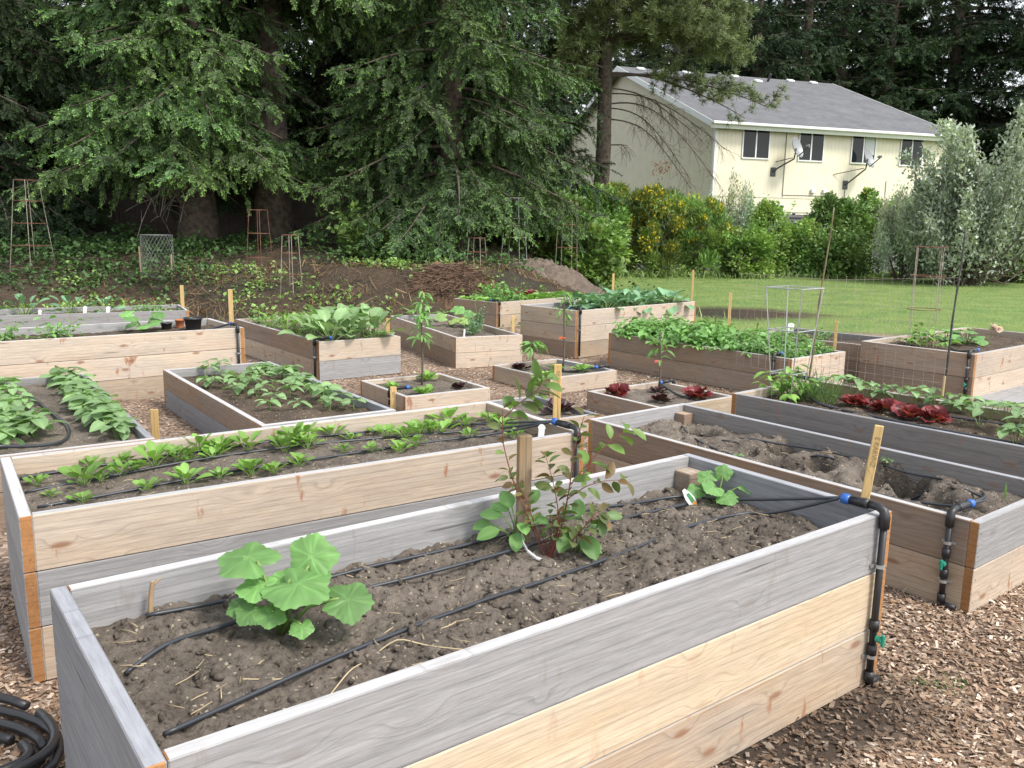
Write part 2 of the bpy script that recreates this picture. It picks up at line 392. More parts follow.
sc.cycles.max_bounces=6;sc.cycles.diffuse_bounces=3;sc.cycles.glossy_bounces=2;sc.cycles.transmission_bounces=3;sc.cycles.transparent_max_bounces=6
sc.cycles.use_denoising=True;sc.cycles.caustics_reflective=False;sc.cycles.caustics_refractive=False

# ------------------------------------------------------------------ ground: one sheet
BED={
'A':(-0.628,1.341,37.2,2.44,0.92,0.624,0.12),
'B':(0.477,5.168,-51.7,2.33,0.88,0.403,0.09),
'C':(-1.614,2.677,34.2,2.38,0.86,0.597,0.07),
'D':(-4.113,6.074,-55.5,2.44,0.93,0.380,0.05),
'E':(-1.544,5.155,35.5,0.93,2.44,0.326,0.06),
'F':(-3.128,8.786,217.8,2.44,0.97,0.589,0.07),
'G':(-4.859,12.440,208.5,2.44,0.93,0.377,0.06),
'H':(-1.936,8.480,37.0,0.93,2.44,0.401,0.05),
'I':(-0.629,9.391,25.4,0.82,2.45,0.352,0.06),
'J':(-0.261,13.252,47.5,2.44,0.97,0.412,0.05),
'K':(0.755,10.278,43.1,2.47,0.97,0.586,0.06),
'L':(1.097,9.749,-50.6,2.39,0.94,0.393,0.06),
'M':(-1.404,7.785,-55.4,0.90,0.85,0.145,0.04),
'N':(-0.205,8.680,-51.9,0.92,0.88,0.164,0.04),
'S':(-0.564,6.770,-56.1,0.86,0.93,0.130,0.04),
'O':(0.654,7.330,-52.1,0.88,0.92,0.168,0.04),
'P':(1.546,5.907,-49.3,2.44,1.00,0.441,0.06),
'Q':(3.614,8.823,-50.7,1.14,2.44,0.462,0.06),
'R':(2.832,10.024,-43.6,2.44,0.93,0.380,0.06)}
# E is kept a hair apart from its neighbour
E_=list(BED['E']);BED['E']=tuple(E_)
def bw(b,x,y,z=None):
    X,Y,a,L,Wd,h,sdp=BED[b];a=math.radians(a)
    return V(X+x*math.cos(a)-y*math.sin(a),Y+x*math.sin(a)+y*math.cos(a),(h-sdp) if z is None else z)
def inbed(x,y,mg=.0):
    r=np.zeros(np.shape(x),bool)
    for b,(X,Y,a,L,Wd,h,s_) in BED.items():
        a=math.radians(a);dx=x-X;dy=y-Y
        u=dx*math.cos(a)+dy*math.sin(a);v=-dx*math.sin(a)+dy*math.cos(a)
        r|=(u>-mg)&(u<L+mg)&(v>-mg)&(v<Wd+mg)
    return r
def TZ(x,y):
    x=np.asarray(x,float);y=np.asarray(y,float)
    st=14.2+1.6*sstep(-5.0,-7.5,x)+.35*np.sin(x*.9)
    f=sstep(2.6,-.6,x)
    z=(.72*sstep(st,st+2.6,y)+.3*sstep(17,21,y))*f
    rough=sstep(st-.2,st+1,y)*f
    z=z+rough*(.16*fbm(x*1.1,y*1.1,4,5)+.10*fbm(x*4,y*4,3,9))
    z=z+.035*fbm(x*.6,y*.6,3,2)*sstep(9,14,y)+.012*fbm(x*3,y*3,2,3)
    return z
def lawnw(x,y):
    d=fbm(x*.8,y*.8,4,21)*1.2
    l=sstep(12.4,13.2,y+d*.6-.25*np.minimum(x-4,4))*sstep(2.2,3.2,x+d*.6+ .10*(y-16))
    patch=sstep(1.0,.45,np.hypot((x-4.4)/2.3,(y-16.4)/1.7)+d*.35)
    return l*(1-patch)
def dirtw(x,y):
    st=13.4+1.6*sstep(-5.0,-7.5,x)
    return np.maximum(sstep(st,st+.8,y+fbm(x,y,3,4)),0)
def axis(a,b,c,d,fine,coarse):
    return np.unique(np.concatenate([np.arange(a,b,coarse),np.arange(b,c,fine),np.arange(c,d+coarse,coarse)]).round(4))
gx=axis(-260,-14,22,260,.14,6.);gy=axis(-30,-2,36,420,.14,6.)
GX,GY=np.meshgrid(gx,gy);nx,ny=len(gx),len(gy)
gzv=TZ(GX,GY)
g=MB();idx=np.arange(nx*ny).reshape(ny,nx)
F=np.stack([idx[:-1,:-1],idx[:-1,1:],idx[1:,1:],idx[1:,:-1]],-1).reshape(-1,4)
lw=lawnw(GX,GY);dw=dirtw(GX,GY);damp=sstep(.42,.2,np.hypot((GX-.9)/1.6,(GY-2.5)/.85)+.35*fbm(GX*3,GY*3,3,8))
g.add(np.stack([GX,GY,gzv],-1).reshape(-1,3),F,0,np.stack([lw,dw,damp],-1).reshape(-1,3))
m,N,L,out=nodes('ground_cover')
geo=N('ShaderNodeNewGeometry');at=N('ShaderNodeAttribute',attribute_name='tint');sep=N('ShaderNodeSeparateColor');L(at.outputs['Color'],sep.inputs[0])
vo=N('ShaderNodeTexVoronoi',ins={'Scale':48.});L(geo.outputs['Position'],vo.inputs['Vector'])
s2=N('ShaderNodeSeparateColor');L(vo.outputs['Color'],s2.inputs[0])
chip=ramp(N,L,s2.outputs[0],[(0,(.12,.092,.072)),(.3,(.2,.15,.12)),(.6,(.28,.22,.178)),(.85,(.38,.31,.255)),(1,(.5,.43,.36))])
nz=N('ShaderNodeTexNoise',ins={'Scale':1.3,'Detail':6});L(geo.outputs['Position'],nz.inputs['Vector'])
nf=N('ShaderNodeTexNoise',ins={'Scale':26.,'Detail':8,'Roughness':.7});L(geo.outputs['Position'],nf.inputs['Vector'])
chip=mixc(N,L,1.,chip,ramp(N,L,nz.outputs[0],[(.3,(.62,.56,.52)),(.65,(1.1,1.05,1.))]),'MULTIPLY')
dirt=ramp(N,L,nf.outputs[0],[(.3,(.03,.025,.021)),(.5,(.062,.052,.043)),(.7,(.122,.104,.087))])
rs=N('ShaderNodeTexNoise',ins={'Scale':.9,'Detail':5});L(geo.outputs['Position'],rs.inputs['Vector'])
dirt=mixc(N,L,1.,dirt,ramp(N,L,rs.outputs[0],[(.35,(.75,.8,.72)),(.6,(1.15,1.,.86))]),'MULTIPLY')
lawn=ramp(N,L,nf.outputs[0],[(.3,(.1,.155,.05)),(.55,(.18,.25,.09)),(.75,(.28,.33,.15))])
lawn=mixc(N,L,1.,lawn,ramp(N,L,nz.outputs[0],[(.3,(.72,.86,.75)),(.7,(1.35,1.18,1.1))]),'MULTIPLY')
c=mixc(N,L,sep.outputs[1],chip,dirt);c=mixc(N,L,sep.outputs[0],c,lawn)
c=mixc(N,L,sep.outputs[2],c,(.06,.047,.038))
b=N('ShaderNodeBsdfPrincipled',ins={'Roughness':.95,'Specular IOR Level':.1});L(c,b.inputs['Base Color'])
hsum=N('ShaderNodeMath',operation='ADD');L(s2.outputs[1],hsum.inputs[0]);L(nf.outputs[0],hsum.inputs[1])
bp=N('ShaderNodeBump',ins={'Strength':.7,'Distance':.02});L(hsum.outputs[0],bp.inputs['Height']);L(bp.outputs[0],b.inputs['Normal'])
L(b.outputs[0],out.inputs[0])
tag(g.build('ground',m,smooth=True),'wood chip paths, brown earth berm and mown lawn of the garden','ground',kind='structure')

# loose wood chips on the paths near the camera
CHIP=simple('wood_chip',(.45,.37,.3),.85,tint=True,noise=.3,scale=30)
def chips():
    mb=MB();X=[];Y=[]
    def reg(x0,x1,y0,y1,dens):
        n=int((x1-x0)*(y1-y0)*dens);X.append(rng.uniform(x0,x1,n));Y.append(rng.uniform(y0,y1,n))
    reg(.3,3.3,2.0,4.8,5600);reg(-2.6,-.5,1.6,3.6,3500);reg(-3.2,4.2,4.4,9.6,520);reg(-2.,2.5,9.6,12.5,150)
    x=np.concatenate(X);y=np.concatenate(Y)
    k=~inbed(x,y,.0)&(rng.random(len(x))>.5*sstep(.42,.2,np.hypot((x-.9)/1.6,(y-2.5)/.85)+.35*fbm(x*3,y*3,3,8)))
    x,y=x[k],y[k];n=len(x)
    v=V([-.5,-.5,0],[.5,-.42,.05],[.45,.5,0],[-.45,.42,-.04],[0,0,.22]);v=np.array([[-.5,-.5,0],[.5,-.38,0],[.42,.5,0],[-.46,.4,0],[-.5,-.5,-.35],[.5,-.38,-.35],[.42,.5,-.35],[-.46,.4,-.35]])
    f=[(0,1,2,3),(0,4,5,1),(1,5,6,2),(2,6,7,3),(3,7,4,0)]
    d=nrm(np.stack([rng.normal(size=n),rng.normal(size=n),rng.normal(size=n)*.28],-1))
    up=nrm(np.stack([rng.normal(size=n)*.3,rng.normal(size=n)*.3,np.ones(n)],-1))
    Ln=rng.gamma(1.8,.008,n)+.005;Wd=rng.uniform(.2,.55,n)*np.minimum(Ln,.024)+.002
    cols=np.array([(.5,.38,.3),(.66,.54,.44),(.85,.76,.66),(1.15,1.1,1.05),(.5,.38,.29),(1.45,1.45,1.45)])
    ci=rng.choice(6,n,p=[.25,.28,.21,.12,.08,.06]);t=cols[ci]*rng.uniform(.75,1.2,(n,1))*(1-.55*sstep(.45,.2,np.hypot((x-.9)/1.6,(y-2.5)/.85)+.35*fbm(x*3,y*3,3,8)))[:,None]
    mb.many(v,f,frames(d,up),np.stack([x,y,TZ(x,y)+rng.uniform(.002,.014,n)],-1),np.stack([Wd,Ln,np.full(n,.006)],-1),t)
    tag(mb.build('wood_chips',CHIP),'loose brown and tan wood chips covering the paths between the beds','wood chips',kind='stuff')
chips()

# ------------------------------------------------------------------ raised beds
TH=.04
def board(name,L,hgt,mat,parent,loc,rz,top=None,nails=True,th=TH):
    mb=MB();j=rng.uniform(-.0015,.0015)
    mb.box((0,-th/2+j,.0015),(L,th/2+j,hgt-.0015),ch=.003,mats=[2,0,1,0])
    if nails:
        for x in (.02,L-.02):
            for z in (hgt*.25,hgt*.75):
                for s in (-1,1):
                    a=np.arange(6)*PI/3;yy=s*(th/2+.0006)+j
                    v=np.stack([x+.0035*np.cos(a),np.full(6,yy),z+.0035*np.sin(a)*s*-1],-1);mb.add(v,[tuple(range(6))],3)
    return mb.build(name,[W[mat],top or (W_DTOP if mat in('bluegrey','dark') else W_TOP),W_END,BLACK],parent,loc,rz)
def soil(b,res,amp,parent,mat,pits=(),clods=0,straws=0,mound=.0):
    X,Y,a,L,Wd,h,sdp=BED[b];z0=h-sdp
    x=np.linspace(TH+.001,L-TH-.001,max(8,int(L/res)));y=np.linspace(TH+.001,Wd-TH-.001,max(6,int(Wd/res)))
    gx,gy=np.meshgrid(x,y);s=hash(b)%1;s=ord(b)
    z=z0+amp*(1.3*fbm(gx*4,gy*4,4,s)+1.15*np.abs(fbm(gx*11,gy*11,4,s+3))-.4+.42*fbm(gx*38,gy*38,3,s+7))
    z+=mound*(np.sin(PI*np.clip((gy-TH)/(Wd-2*TH),0,1))-.5)
    darksoil=0*z
    for px,py,r,dp in pits:
        q=np.hypot(gx-px,gy-py)/r*(1+.5*fbm(gx*9,gy*9,2,s));z-=dp*sstep(1.,.45,q);darksoil=np.maximum(darksoil,sstep(1.02,.6,q));z+=.025*np.exp(-((q-1.25)/.3)**2)
    mb=MB();nx,ny=len(x),len(y);i=np.arange(nx*ny).reshape(ny,nx)
    F=np.stack([i[:-1,:-1],i[:-1,1:],i[1:,1:],i[1:,:-1]],-1).reshape(-1,4)
    t=(1-.55*darksoil).reshape(-1,1)*np.ones((1,3))  # soil tint gets darker towards the middle of each pit
    mb.add(np.stack([gx,gy,z],-1).reshape(-1,3),F,0,t)
    if clods:
        ph=(1+5**.5)/2
        iv=nrm(np.array([(-1,ph,0),(1,ph,0),(-1,-ph,0),(1,-ph,0),(0,-1,ph),(0,1,ph),(0,-1,-ph),(0,1,-ph),(ph,0,-1),(ph,0,1),(-ph,0,-1),(-ph,0,1)]))
        fi=[(0,11,5),(0,5,1),(0,1,7),(0,7,10),(0,10,11),(1,5,9),(5,11,4),(11,10,2),(10,7,6),(7,1,8),(3,9,4),(3,4,2),(3,2,6),(3,6,8),(3,8,9),(4,9,5),(2,4,11),(6,2,10),(8,6,7),(9,8,1)]
        for k in range(5):
            n=int(clods*.9)//5;cx=rng.uniform(.06,L-.06,n);cy=rng.uniform(.06,Wd-.06,n)
            xi=np.clip(np.searchsorted(x,cx),0,nx-1);yi=np.clip(np.searchsorted(y,cy),0,ny-1)
            r=np.minimum(rng.gamma(1.1,.0038,n)+.0018,.026)
            d=nrm(rng.normal(size=(n,3)));Rm=frames(d,nrm(rng.normal(size=(n,3))))
            tv=iv*rng.uniform(.4,1.35,(12,1))*V(1.15,.95,.7)
            mb.many(tv,fi,Rm,np.stack([cx,cy,z[yi,xi]+r*.1],-1),r*1.05,rng.uniform(.82,1.12,(n,1)).repeat(3,1))
    for k in range(straws):
        cx,cy=rng.uniform(.1,L-.1),rng.uniform(.1,Wd-.1);a_=rng.uniform(0,PI);ln=rng.uniform(.02,.07);zz=z[min(ny-1,np.searchsorted(y,cy)),min(nx-1,np.searchsorted(x,cx))]+.006
        p=[(cx+q*ln*math.cos(a_),cy+q*ln*math.sin(a_),zz+.006*rng.random()) for q in(-.5,0,.5)]
        mb.tube(p,rng.uniform(.0009,.0018),4,1,tint=(rng.uniform(.55,1),)*3)
    return mb.build('soil',[mat,STRAW],parent,smooth=True),(x,y,z)
SZ={}
def bed(b,n,cols,label,group='raised vegetable beds',ends=None,soilm=SOIL,res=.03,amp=.02,posts=(),name='raised_bed',**kw):
    """cols: materials of the boards on the f (y=0), b (y=W), l (x=0), r (x=L) sides, top to bottom"""
    X,Y,a,L,Wd,h,sdp=BED[b];r=thing(name,label,'garden bed',(X,Y,0),math.radians(a),group)
    hb=h/n;endlr=(L>=Wd) if ends is None else ends
    for i in range(n):
        z=h-(i+1)*hb;tp=None
        lf,sh=(L-2*TH,Wd) if endlr else (L,Wd-2*TH);ox=TH if endlr else 0;oy=0 if endlr else TH
        na='side_board' if endlr else 'end_board';nb='end_board' if endlr else 'side_board'
        c=lambda k:cols[k][min(i,len(cols[k])-1)]
        board(na,lf,hb,c('f'),r,(ox,TH/2,z),0,nails=not endlr)
        board(na,lf,hb,c('b'),r,(ox,Wd-TH/2,z),0,nails=not endlr)
        board(nb,sh,hb,c('l'),r,(TH/2,oy,z),PI/2,nails=endlr)
        board(nb,sh,hb,c('r'),r,(L-TH/2,oy,z),PI/2,nails=endlr)
    if posts:
        for i_,px in enumerate((TH,L-TH-.085)):
            for j_,py in enumerate((TH,Wd-TH-.085)):
                if (i_,j_) not in posts:continue
                q=MB();q.box((0,0,0),(.085,.085,h-.045),ch=.004,mats=[0,0,1,0]);q.build('corner_post',[W['brown'],W['tan']],r,(px+.002*(1 if px<L/2 else -1),py+.002*(1 if py<Wd/2 else -1),0))
    o,SZ[b]=soil(b,res,amp,r,soilm,**kw)
    return r
def sz(b,x,y):
    xs,ys,z=SZ[b];return float(z[np.clip(np.searchsorted(ys,y),0,len(ys)-1),np.clip(np.searchsorted(xs,x),0,len(xs)-1)])
def at(b,x,y,dz=0):
    P=bw(b,x,y);P[2]=sz(b,x,y)+dz;return P
bed('A',3,dict(f=['grey','fresh','tan'],b=['grey'],l=['bluegrey'],r=['bluegrey']),'large weathered raised bed in the foreground holding a squash plant and blueberry bush',res=.0085,amp=.036,clods=2600,straws=120,posts=((1,1),))
bed('B',2,dict(f=['brown','tan'],b=['dark'],l=['grey'],r=['grey','pale']),'raised bed of bare lumpy soil with dug holes right of the foreground bed',res=.014,amp=.035,clods=900,straws=30,posts=((0,1),),  # brown top board in front: tan wood with its shade put into the colour
    pits=[(.36,.56,.17,.17),(.95,.7,.19,.18),(1.2,.42,.2,.2),(1.63,.64,.21,.2),(1.98,.4,.17,.17)])
bed('C',3,dict(f=['pale','grey','tan'],b=['pale'],l=['grey'],r=['tan']),'tall raised bed planted with rows of young spinach behind the foreground bed',res=.014,amp=.02,clods=300,straws=30)
bed('D',2,dict(f=['brown'],b=['bluegrey'],l=['grey'],r=['brown']),'low bed at the left edge with two rows of big leaved seedlings',res=.025,amp=.015)
bed('E',2,dict(f=['grey'],b=['grey'],l=['brown','bluegrey'],r=['bluegrey']),'bed of scattered bean seedlings behind the spinach bed',res=.025,amp=.02,soilm=SOIL_D)
bed('F',3,dict(f=['grey'],b=['pale','pale','tan'],l=['pale'],r=['tan']),'tall pale three board bed with black flower pots on its soil',res=.03,amp=.02,soilm=SOIL_D)
bed('G',2,dict(f=['grey'],b=['grey'],l=['grey'],r=['grey']),'grey bed at the back left behind the bed with flower pots',res=.04,amp=.02,soilm=SOIL_D)
bed('H',2,dict(f=['pale','grey'],b=['tan'],l=['brown','tan'],r=['tan']),'bed overflowing with large pale green leaves over its front boards',res=.04,amp=.02)
bed('I',2,dict(f=['pale'],b=['grey'],l=['tan','brown'],r=['tan']),'two board bed with yellowing squash and pea plants behind the small square beds',res=.03,amp=.02)
bed('J',2,dict(f=['pale','tan'],b=['tan'],l=['brown'],r=['tan']),'farthest bed with mixed salad greens in front of the soil pile',res=.04,amp=.02)
bed('K',3,dict(f=['pale','pale','tan'],b=['grey'],l=['tan','tan','brown'],r=['tan']),'tall three board bed of blue green cabbages near the lawn',res=.04,amp=.02)
bed('L',2,dict(f=['brown'],b=['brown'],l=['tan'],r=['pale']),'bed filled from end to end with a leafy potato crop',res=.04,amp=.02)
SM='small square tree beds'
bed('M',1,dict(f=['tan'],b=['pale'],l=['pale'],r=['pale']),'small square bed with a tall sapling and a short stake at its corner',SM,res=.03,amp=.015)
bed('N',1,dict(f=['tan'],b=['grey'],l=['pale'],r=['pale']),'small square bed with two saplings and three green lettuces',SM,res=.03,amp=.015)
bed('S',1,dict(f=['tan'],b=['bluegrey'],l=['grey'],r=['tan']),'small square bed with one dark purple lettuce right behind the spinach bed',SM,res=.03,amp=.015)
bed('O',1,dict(f=['brown'],b=['pale'],l=['pale'],r=['fresh']),'small square bed with a sapling and red lettuces below the potato bed',SM,res=.03,amp=.015)
bed('P',2,dict(f=['dark'],b=['tan'],l=['pale'],r=['dark']),'dark grey bed of herbs, red lettuces and peas at the right edge',res=.02,amp=.02,soilm=SOIL_D,clods=200,straws=40)
bed('Q',2,dict(f=['brown','brown'],b=['tan'],l=['pale'],r=['pale']),'tan bed at the right edge with tomato cage and squash by the lawn',res=.04,amp=.02,soilm=SOIL_D)
bed('R',2,dict(f=['brown'],b=['dark'],l=['tan'],r=['tan']),'nearly empty bed of dark soil along the lawn behind the potato bed',res=.04,amp=.03,soilm=SOIL_D)

# ------------------------------------------------------------------ drip irrigation
def drip(b,p,inw,label,lines=(),nojoin=(),valve=.22,tubes=True,full=True,run=.16):
    """riser on the outer face at p (bed coordinates), bending over the board towards inw"""
    X,Y,a,L,Wd,h,sdp=BED[b];r=thing('drip_irrigation',label,'irrigation line',(X,Y,0),math.radians(a),'drip irrigation risers on the beds')
    p=V(*p,0);i=nrm(V(*inw,0));o=-i;q=p+o*.02;zt=h+.028
    mb=MB();mb.tube([q+V(0,0,.03),q+V(0,0,h*.5),q+V(0,0,h-.01)],.012,10);
    if full:
        for z in(.045,valve-.045,valve+.045):mb.tube([q+V(0,0,z-.018),q+V(0,0,z+.018)],.0168,10)
        mb.tube([q+V(0,0,.02),q+V(0,0,.02)+np.cross(i,V(0,0,1))*.06],.011,8)
    mb.build('riser_pipe',BLACK,r,smooth=True)
    mb=MB();c=[q+V(0,0,h-.04),q+V(0,0,h+.0),q+V(0,0,zt-.008)+i*.006,q+V(0,0,zt)+i*.025,q+V(0,0,zt)+i*.06];mb.tube(c,[.018,.018,.016,.0145,.0145],10)
    mb.tube([q+V(0,0,zt)+i*.06,q+V(0,0,zt)+i*.075,q+V(0,0,zt-.004)+i*run],[.0165,.018,.015],10);mb.build('elbow',BLACK,r,smooth=True)
    mb=MB();e=q+V(0,0,zt-.004)+i*run;mb.tube([e,e+i*.008,e+i*.03,e+i*.034],[.015,.019,.018,.011],10);mb.build('blue_connector',BLUE,r,smooth=True)
    if full:
        mb=MB();v=q+V(0,0,valve);mb.tube([v+o*.012,v+o*.034],.012,8);mb.box(v+o*.036-V(.006,.006,.022),v+o*.036+V(.006,.006,.022),ch=.003);mb.build('valve',GREEN_P,r)
    for z in ((h*.72,.12) if full else (h*.6,)):
        mb=MB();s_=np.cross(i,V(0,0,1));mb.tube([q+V(0,0,z-.006),q+V(0,0,z+.006)],.0165,10);mb.box(np.minimum(p+s_*-.03+o*.002,p+s_*.03+o*.007)+V(0,0,z-.006),np.maximum(p+s_*-.03+o*.002,p+s_*.03+o*.007)+V(0,0,z+.006));mb.build('pipe_clamp',GALV,r)
    end=e+i*.034
    for li,ln in enumerate(lines):
        pts=[V(x,y,sz(b,x,y)+.008) for x,y in ln]
        if tubes and li not in nojoin:pts=pts+[end] if np.linalg.norm(pts[-1]-end)<np.linalg.norm(pts[0]-end) else [end]+pts
        pts=np.array(pts);k=len(pts);tt=np.linspace(0,k-1,k*6)
        # smooth curve through the points, lifted clear of the clods
        P=np.stack([np.interp(tt,np.arange(k),pts[:,j]) for j in range(3)],-1)
        for _ in range(14):P[1:-1]=(P[:-2]+2*P[1:-1]+P[2:])/4
        for j in range(len(P)):
            if np.hypot(*(P[j]-end)[:2])>.25:P[j,2]=max(P[j,2],sz(b,P[j,0],P[j,1])+.003)
        for _ in range(3):P[1:-1]=(P[:-2]+2*P[1:-1]+P[2:])/4
        mb=MB();mb.tube(P,0.006 if b in 'ABC' else .0095,7);mb.build('drip_tube',TUBE,r,smooth=True)
    return r
drip('A',(2.355,0),(0,1),'black drip riser with green valve on the foreground bed corner',
  [[(.21,.83),(.41,.83),(.66,.82),(.93,.82),(1.22,.81),(1.73,.82),(2.05,.83),(2.28,.8),(2.345,.66)],[(.1,.6),(.21,.65),(.34,.69),(.48,.7),(.84,.68),(1.17,.65),(1.72,.69),(2.1,.72),(2.34,.7)],[(.1,.27),(.28,.32),(.52,.36),(.73,.39),(.98,.43),(1.52,.47),(2.,.49),(2.24,.5),(2.33,.4)]],nojoin=(1,),valve=.19,run=.13)
drip('B',(2.22,0),(0,1),'black drip riser with green valve on the bare soil bed',
  [[(.15,.69),(.51,.36),(.8,.3),(1.24,.36),(1.9,.19),(2.12,.25)],[(.3,.6),(.6,.62),(.81,.73),(1.16,.78),(1.55,.8),(1.88,.8),(2.1,.7)],[(.5,.53),(.89,.6),(1.28,.66),(1.63,.68),(1.92,.62),(2.15,.6)]],valve=.2)
drip('C',(2.32,0),(0,1),'black drip riser on the right end of the spinach bed',
  [[(.06,.74),(.22,.79),(.59,.8),(1.18,.79),(1.96,.77),(2.28,.6)],[(.06,.53),(.3,.58),(.66,.64),(1.17,.66),(1.72,.62),(2.25,.5)],[(.08,.3),(.38,.34),(.69,.38),(1.11,.42),(1.67,.45),(2.2,.42)]],full=False)
drip('D',(2.3,0),(0,1),'drip line between the two seedling rows of the left edge bed',[[(.2,.47),(.39,.48),(1.09,.53),(1.84,.61),(2.2,.5)]],full=False)
drip('F',(.07,.97),(0,-1),'black drip riser beside the stake on the pale bed with pots',[[(.3,.6),(1.2,.65),(2.2,.6)]],full=False)
drip('H',(0,.07),(1,0),'black drip riser under the overhanging large leaves',[[(.4,.5),(.5,1.5)]],full=False)
drip('J',(.05,0),(0,1),'black drip riser at the near corner of the farthest salad bed',[[(.2,.5),(1.2,.5)]],full=False)
drip('K',(.06,0),(0,1),'black drip riser at the near corner of the tall cabbage bed',[[(.15,.55),(.4,.5),(1.2,.5)]],full=False)
drip('L',(2.2,0),(0,1),'blue connector and riser near the right end of the potato bed',[[(1.9,.45),(1.2,.5)]],full=False,run=.1)
drip('M',(.64,0),(0,1),'short drip riser on the small bed with the short stake',[[(.55,.3),(.5,.45)]],full=False)
drip('N',(.78,.88),(0,-1),'drip line with blue connector in the bed of two saplings',[[(.6,.6),(.5,.5)]],full=False)
drip('O',(.16,.92),(0,-1),'drip line with blue connector behind the red lettuces',[[(.4,.7),(.6,.65)]],full=False)
drip('P',(0,.86),(1,0),'blue connector and drip line beside the bamboo pole base',[[(.3,.6),(1.2,.7),(2.2,.8)],[(.3,.35),(1.2,.3),(2.3,.3)]],full=False)
drip('Q',(1.09,0),(0,1),'black drip riser on the corner of the right edge tan bed',[[(.8,.4),(.5,.9)]],valve=.17)
# ------------------------------------------------------------------ plants
def blade(nu=5,L=1.,Wd=.5,peak=.45,droop=.25,fold=.12,tip=.6,wave=0,nw=3):
    """one leaf blade: y runs along it, z up; returns vertices, quads, per vertex tint (paler midrib)"""
    u=np.linspace(0,1,nu+1);w=np.where(u<peak,np.sin(PI/2*u/peak)**.8,np.cos(PI/2*np.clip((u-peak)/(1-peak),0,1))**tip)
    w=np.maximum(w,.03)*Wd/2
    ang=u*droop*2.;y=np.cumsum(np.concatenate([[0],np.cos((ang[1:]+ang[:-1])/2)]))*L/nu;z=-np.cumsum(np.concatenate([[0],np.sin((ang[1:]+ang[:-1])/2)]))*L/nu
    a=np.linspace(-1,1,nw);v=[];t=[]
    for i in range(nu+1):
        for k in a:
            v.append((k*w[i],y[i],z[i]+fold*w[i]*2*abs(k)+wave*L*math.sin(i*2.1+k*2)*abs(k)));t.append((1.25,1.2,1.35) if (abs(k)<.1 and nw>3) else (1,1,1))
    f=[(i*nw+k,i*nw+k+1,(i+1)*nw+k+1,(i+1)*nw+k) for i in range(nu) for k in range(nw-1)]
    return np.array(v),np.array(f),np.array(t)
def sph(az,el):
    az=np.asarray(az,float);el=np.asarray(el,float)
    return np.stack([np.cos(az)*np.cos(el),np.sin(az)*np.cos(el),np.sin(el)],-1)
UP=V(0,0,1)
def rosette(leafmb,stemmb,n,R,el0,el1,pet,L,template,tint=(.8,1.2),mat=0,stemr=.002,c=(0,0,0),twist=.5,elk=1.):
    """n leaves on petioles round a centre"""
    v,f,vt=template
    az=np.arange(n)*2.4+rng.uniform(0,6);k=np.linspace(0,1,n);el=el0+(el1-el0)*k+rng.normal(0,.12,n)
    ln=L*rng.uniform(.7,1.15,n)*(1-.35*k);pl=pet*rng.uniform(.75,1.2,n)
    d=sph(az,el);base=V(*c)+nrm(np.stack([d[:,0],d[:,1],0*k],-1))*R*(1-k)[:,None]
    tipp=base+d*pl[:,None]
    el2=el*.75-.05;d2=sph(az+rng.normal(0,.25,n),el2*elk);up=UP+rng.normal(0,.25*twist,(n,3))
    t=rng.uniform(tint[0],tint[1],(n,1))*np.ones((1,3))
    leafmb.many(v,f,frames(d2,up),tipp,ln,t,mat,vt)
    if stemmb is not None:
        for a,b in zip(base,tipp):stemmb.tube([a,(a+b)/2+UP*.08*np.linalg.norm(b-a),b],[stemr*1.2,stemr,stemr*.8],4,cap=False,tint=(1,1,1))
def single(name,mb,mats,cat,group=None):
    return tag(mb.build(name,mats,smooth=True),'plant',cat,group)
def parts(name,cat,prts,group=None):
    r=thing(name,'plant',cat,group=group)
    for n,mb,mats in prts:mb.build(n,mats,r,smooth=True)
    return r

# --- spinach in bed C
def mk_spinach():
    a=MB();b=MB();rosette(a,b,int(rng.integers(8,13)),.008,.6,1.35,.04,.075,blade(5,1,.58,.55,.1,.2,.4))
    a.merge(b) if False else None
    r=thing('spinach_plant','plant','spinach');a.build('leaves',LEAF,r,smooth=True);b.build('stems',STEM,r,smooth=True);return r
sp=Stock([mk_spinach() for _ in range(5)])
C_pl=[(0.11,0.63,12),(0.14,0.46,8),(0.27,0.56,28),(0.33,0.55,10),(0.41,0.6,20),(0.23,0.31,13),(0.46,0.32,14),(0.56,0.68,30),(0.47,0.63,15),(0.61,0.36,22),(0.74,0.33,12),(0.7,0.67,9),(0.8,0.66,18),(0.78,0.8,25),(0.87,0.79,22),(0.46,0.79,15),(0.87,0.34,20),(0.97,0.7,25),(0.33,0.79,15),(0.88,0.39,18),(0.96,0.32,15),(1.09,0.37,18),(1.12,0.65,26),(1.18,0.69,28),(1.26,0.74,25),(1.42,0.79,20),(1.34,0.47,12),(1.46,0.43,12),(1.47,0.69,12),(1.64,0.78,14),(1.58,0.38,18),(1.72,0.59,22),(1.68,0.41,16),(1.8,0.61,24),(1.87,0.62,20),(1.65,0.68,18),(1.93,0.59,22),(2.05,0.73,28),(1.99,0.43,15),(2.11,0.67,18),(2.25,0.5,20),(2.2,0.33,15),(2.29,0.7,18),(.66,.7,24),(.85,.72,20),(1.22,.62,22)]
def rowed(lst,rowof,rows):
    """for each item its ordinal within its row, from the left"""
    out={}
    for r in rows:
        k=sorted([i for i in range(len(lst)) if rowof(lst[i])==r],key=lambda i:lst[i][0])
        for j,i in enumerate(k):out[i]=(r,j,len(k))
    return out
ro=lambda p:'front' if p[1]<.5 else 'middle' if p[1]<.72 else 'back'
o=rowed(C_pl,ro,['front','middle','back'])
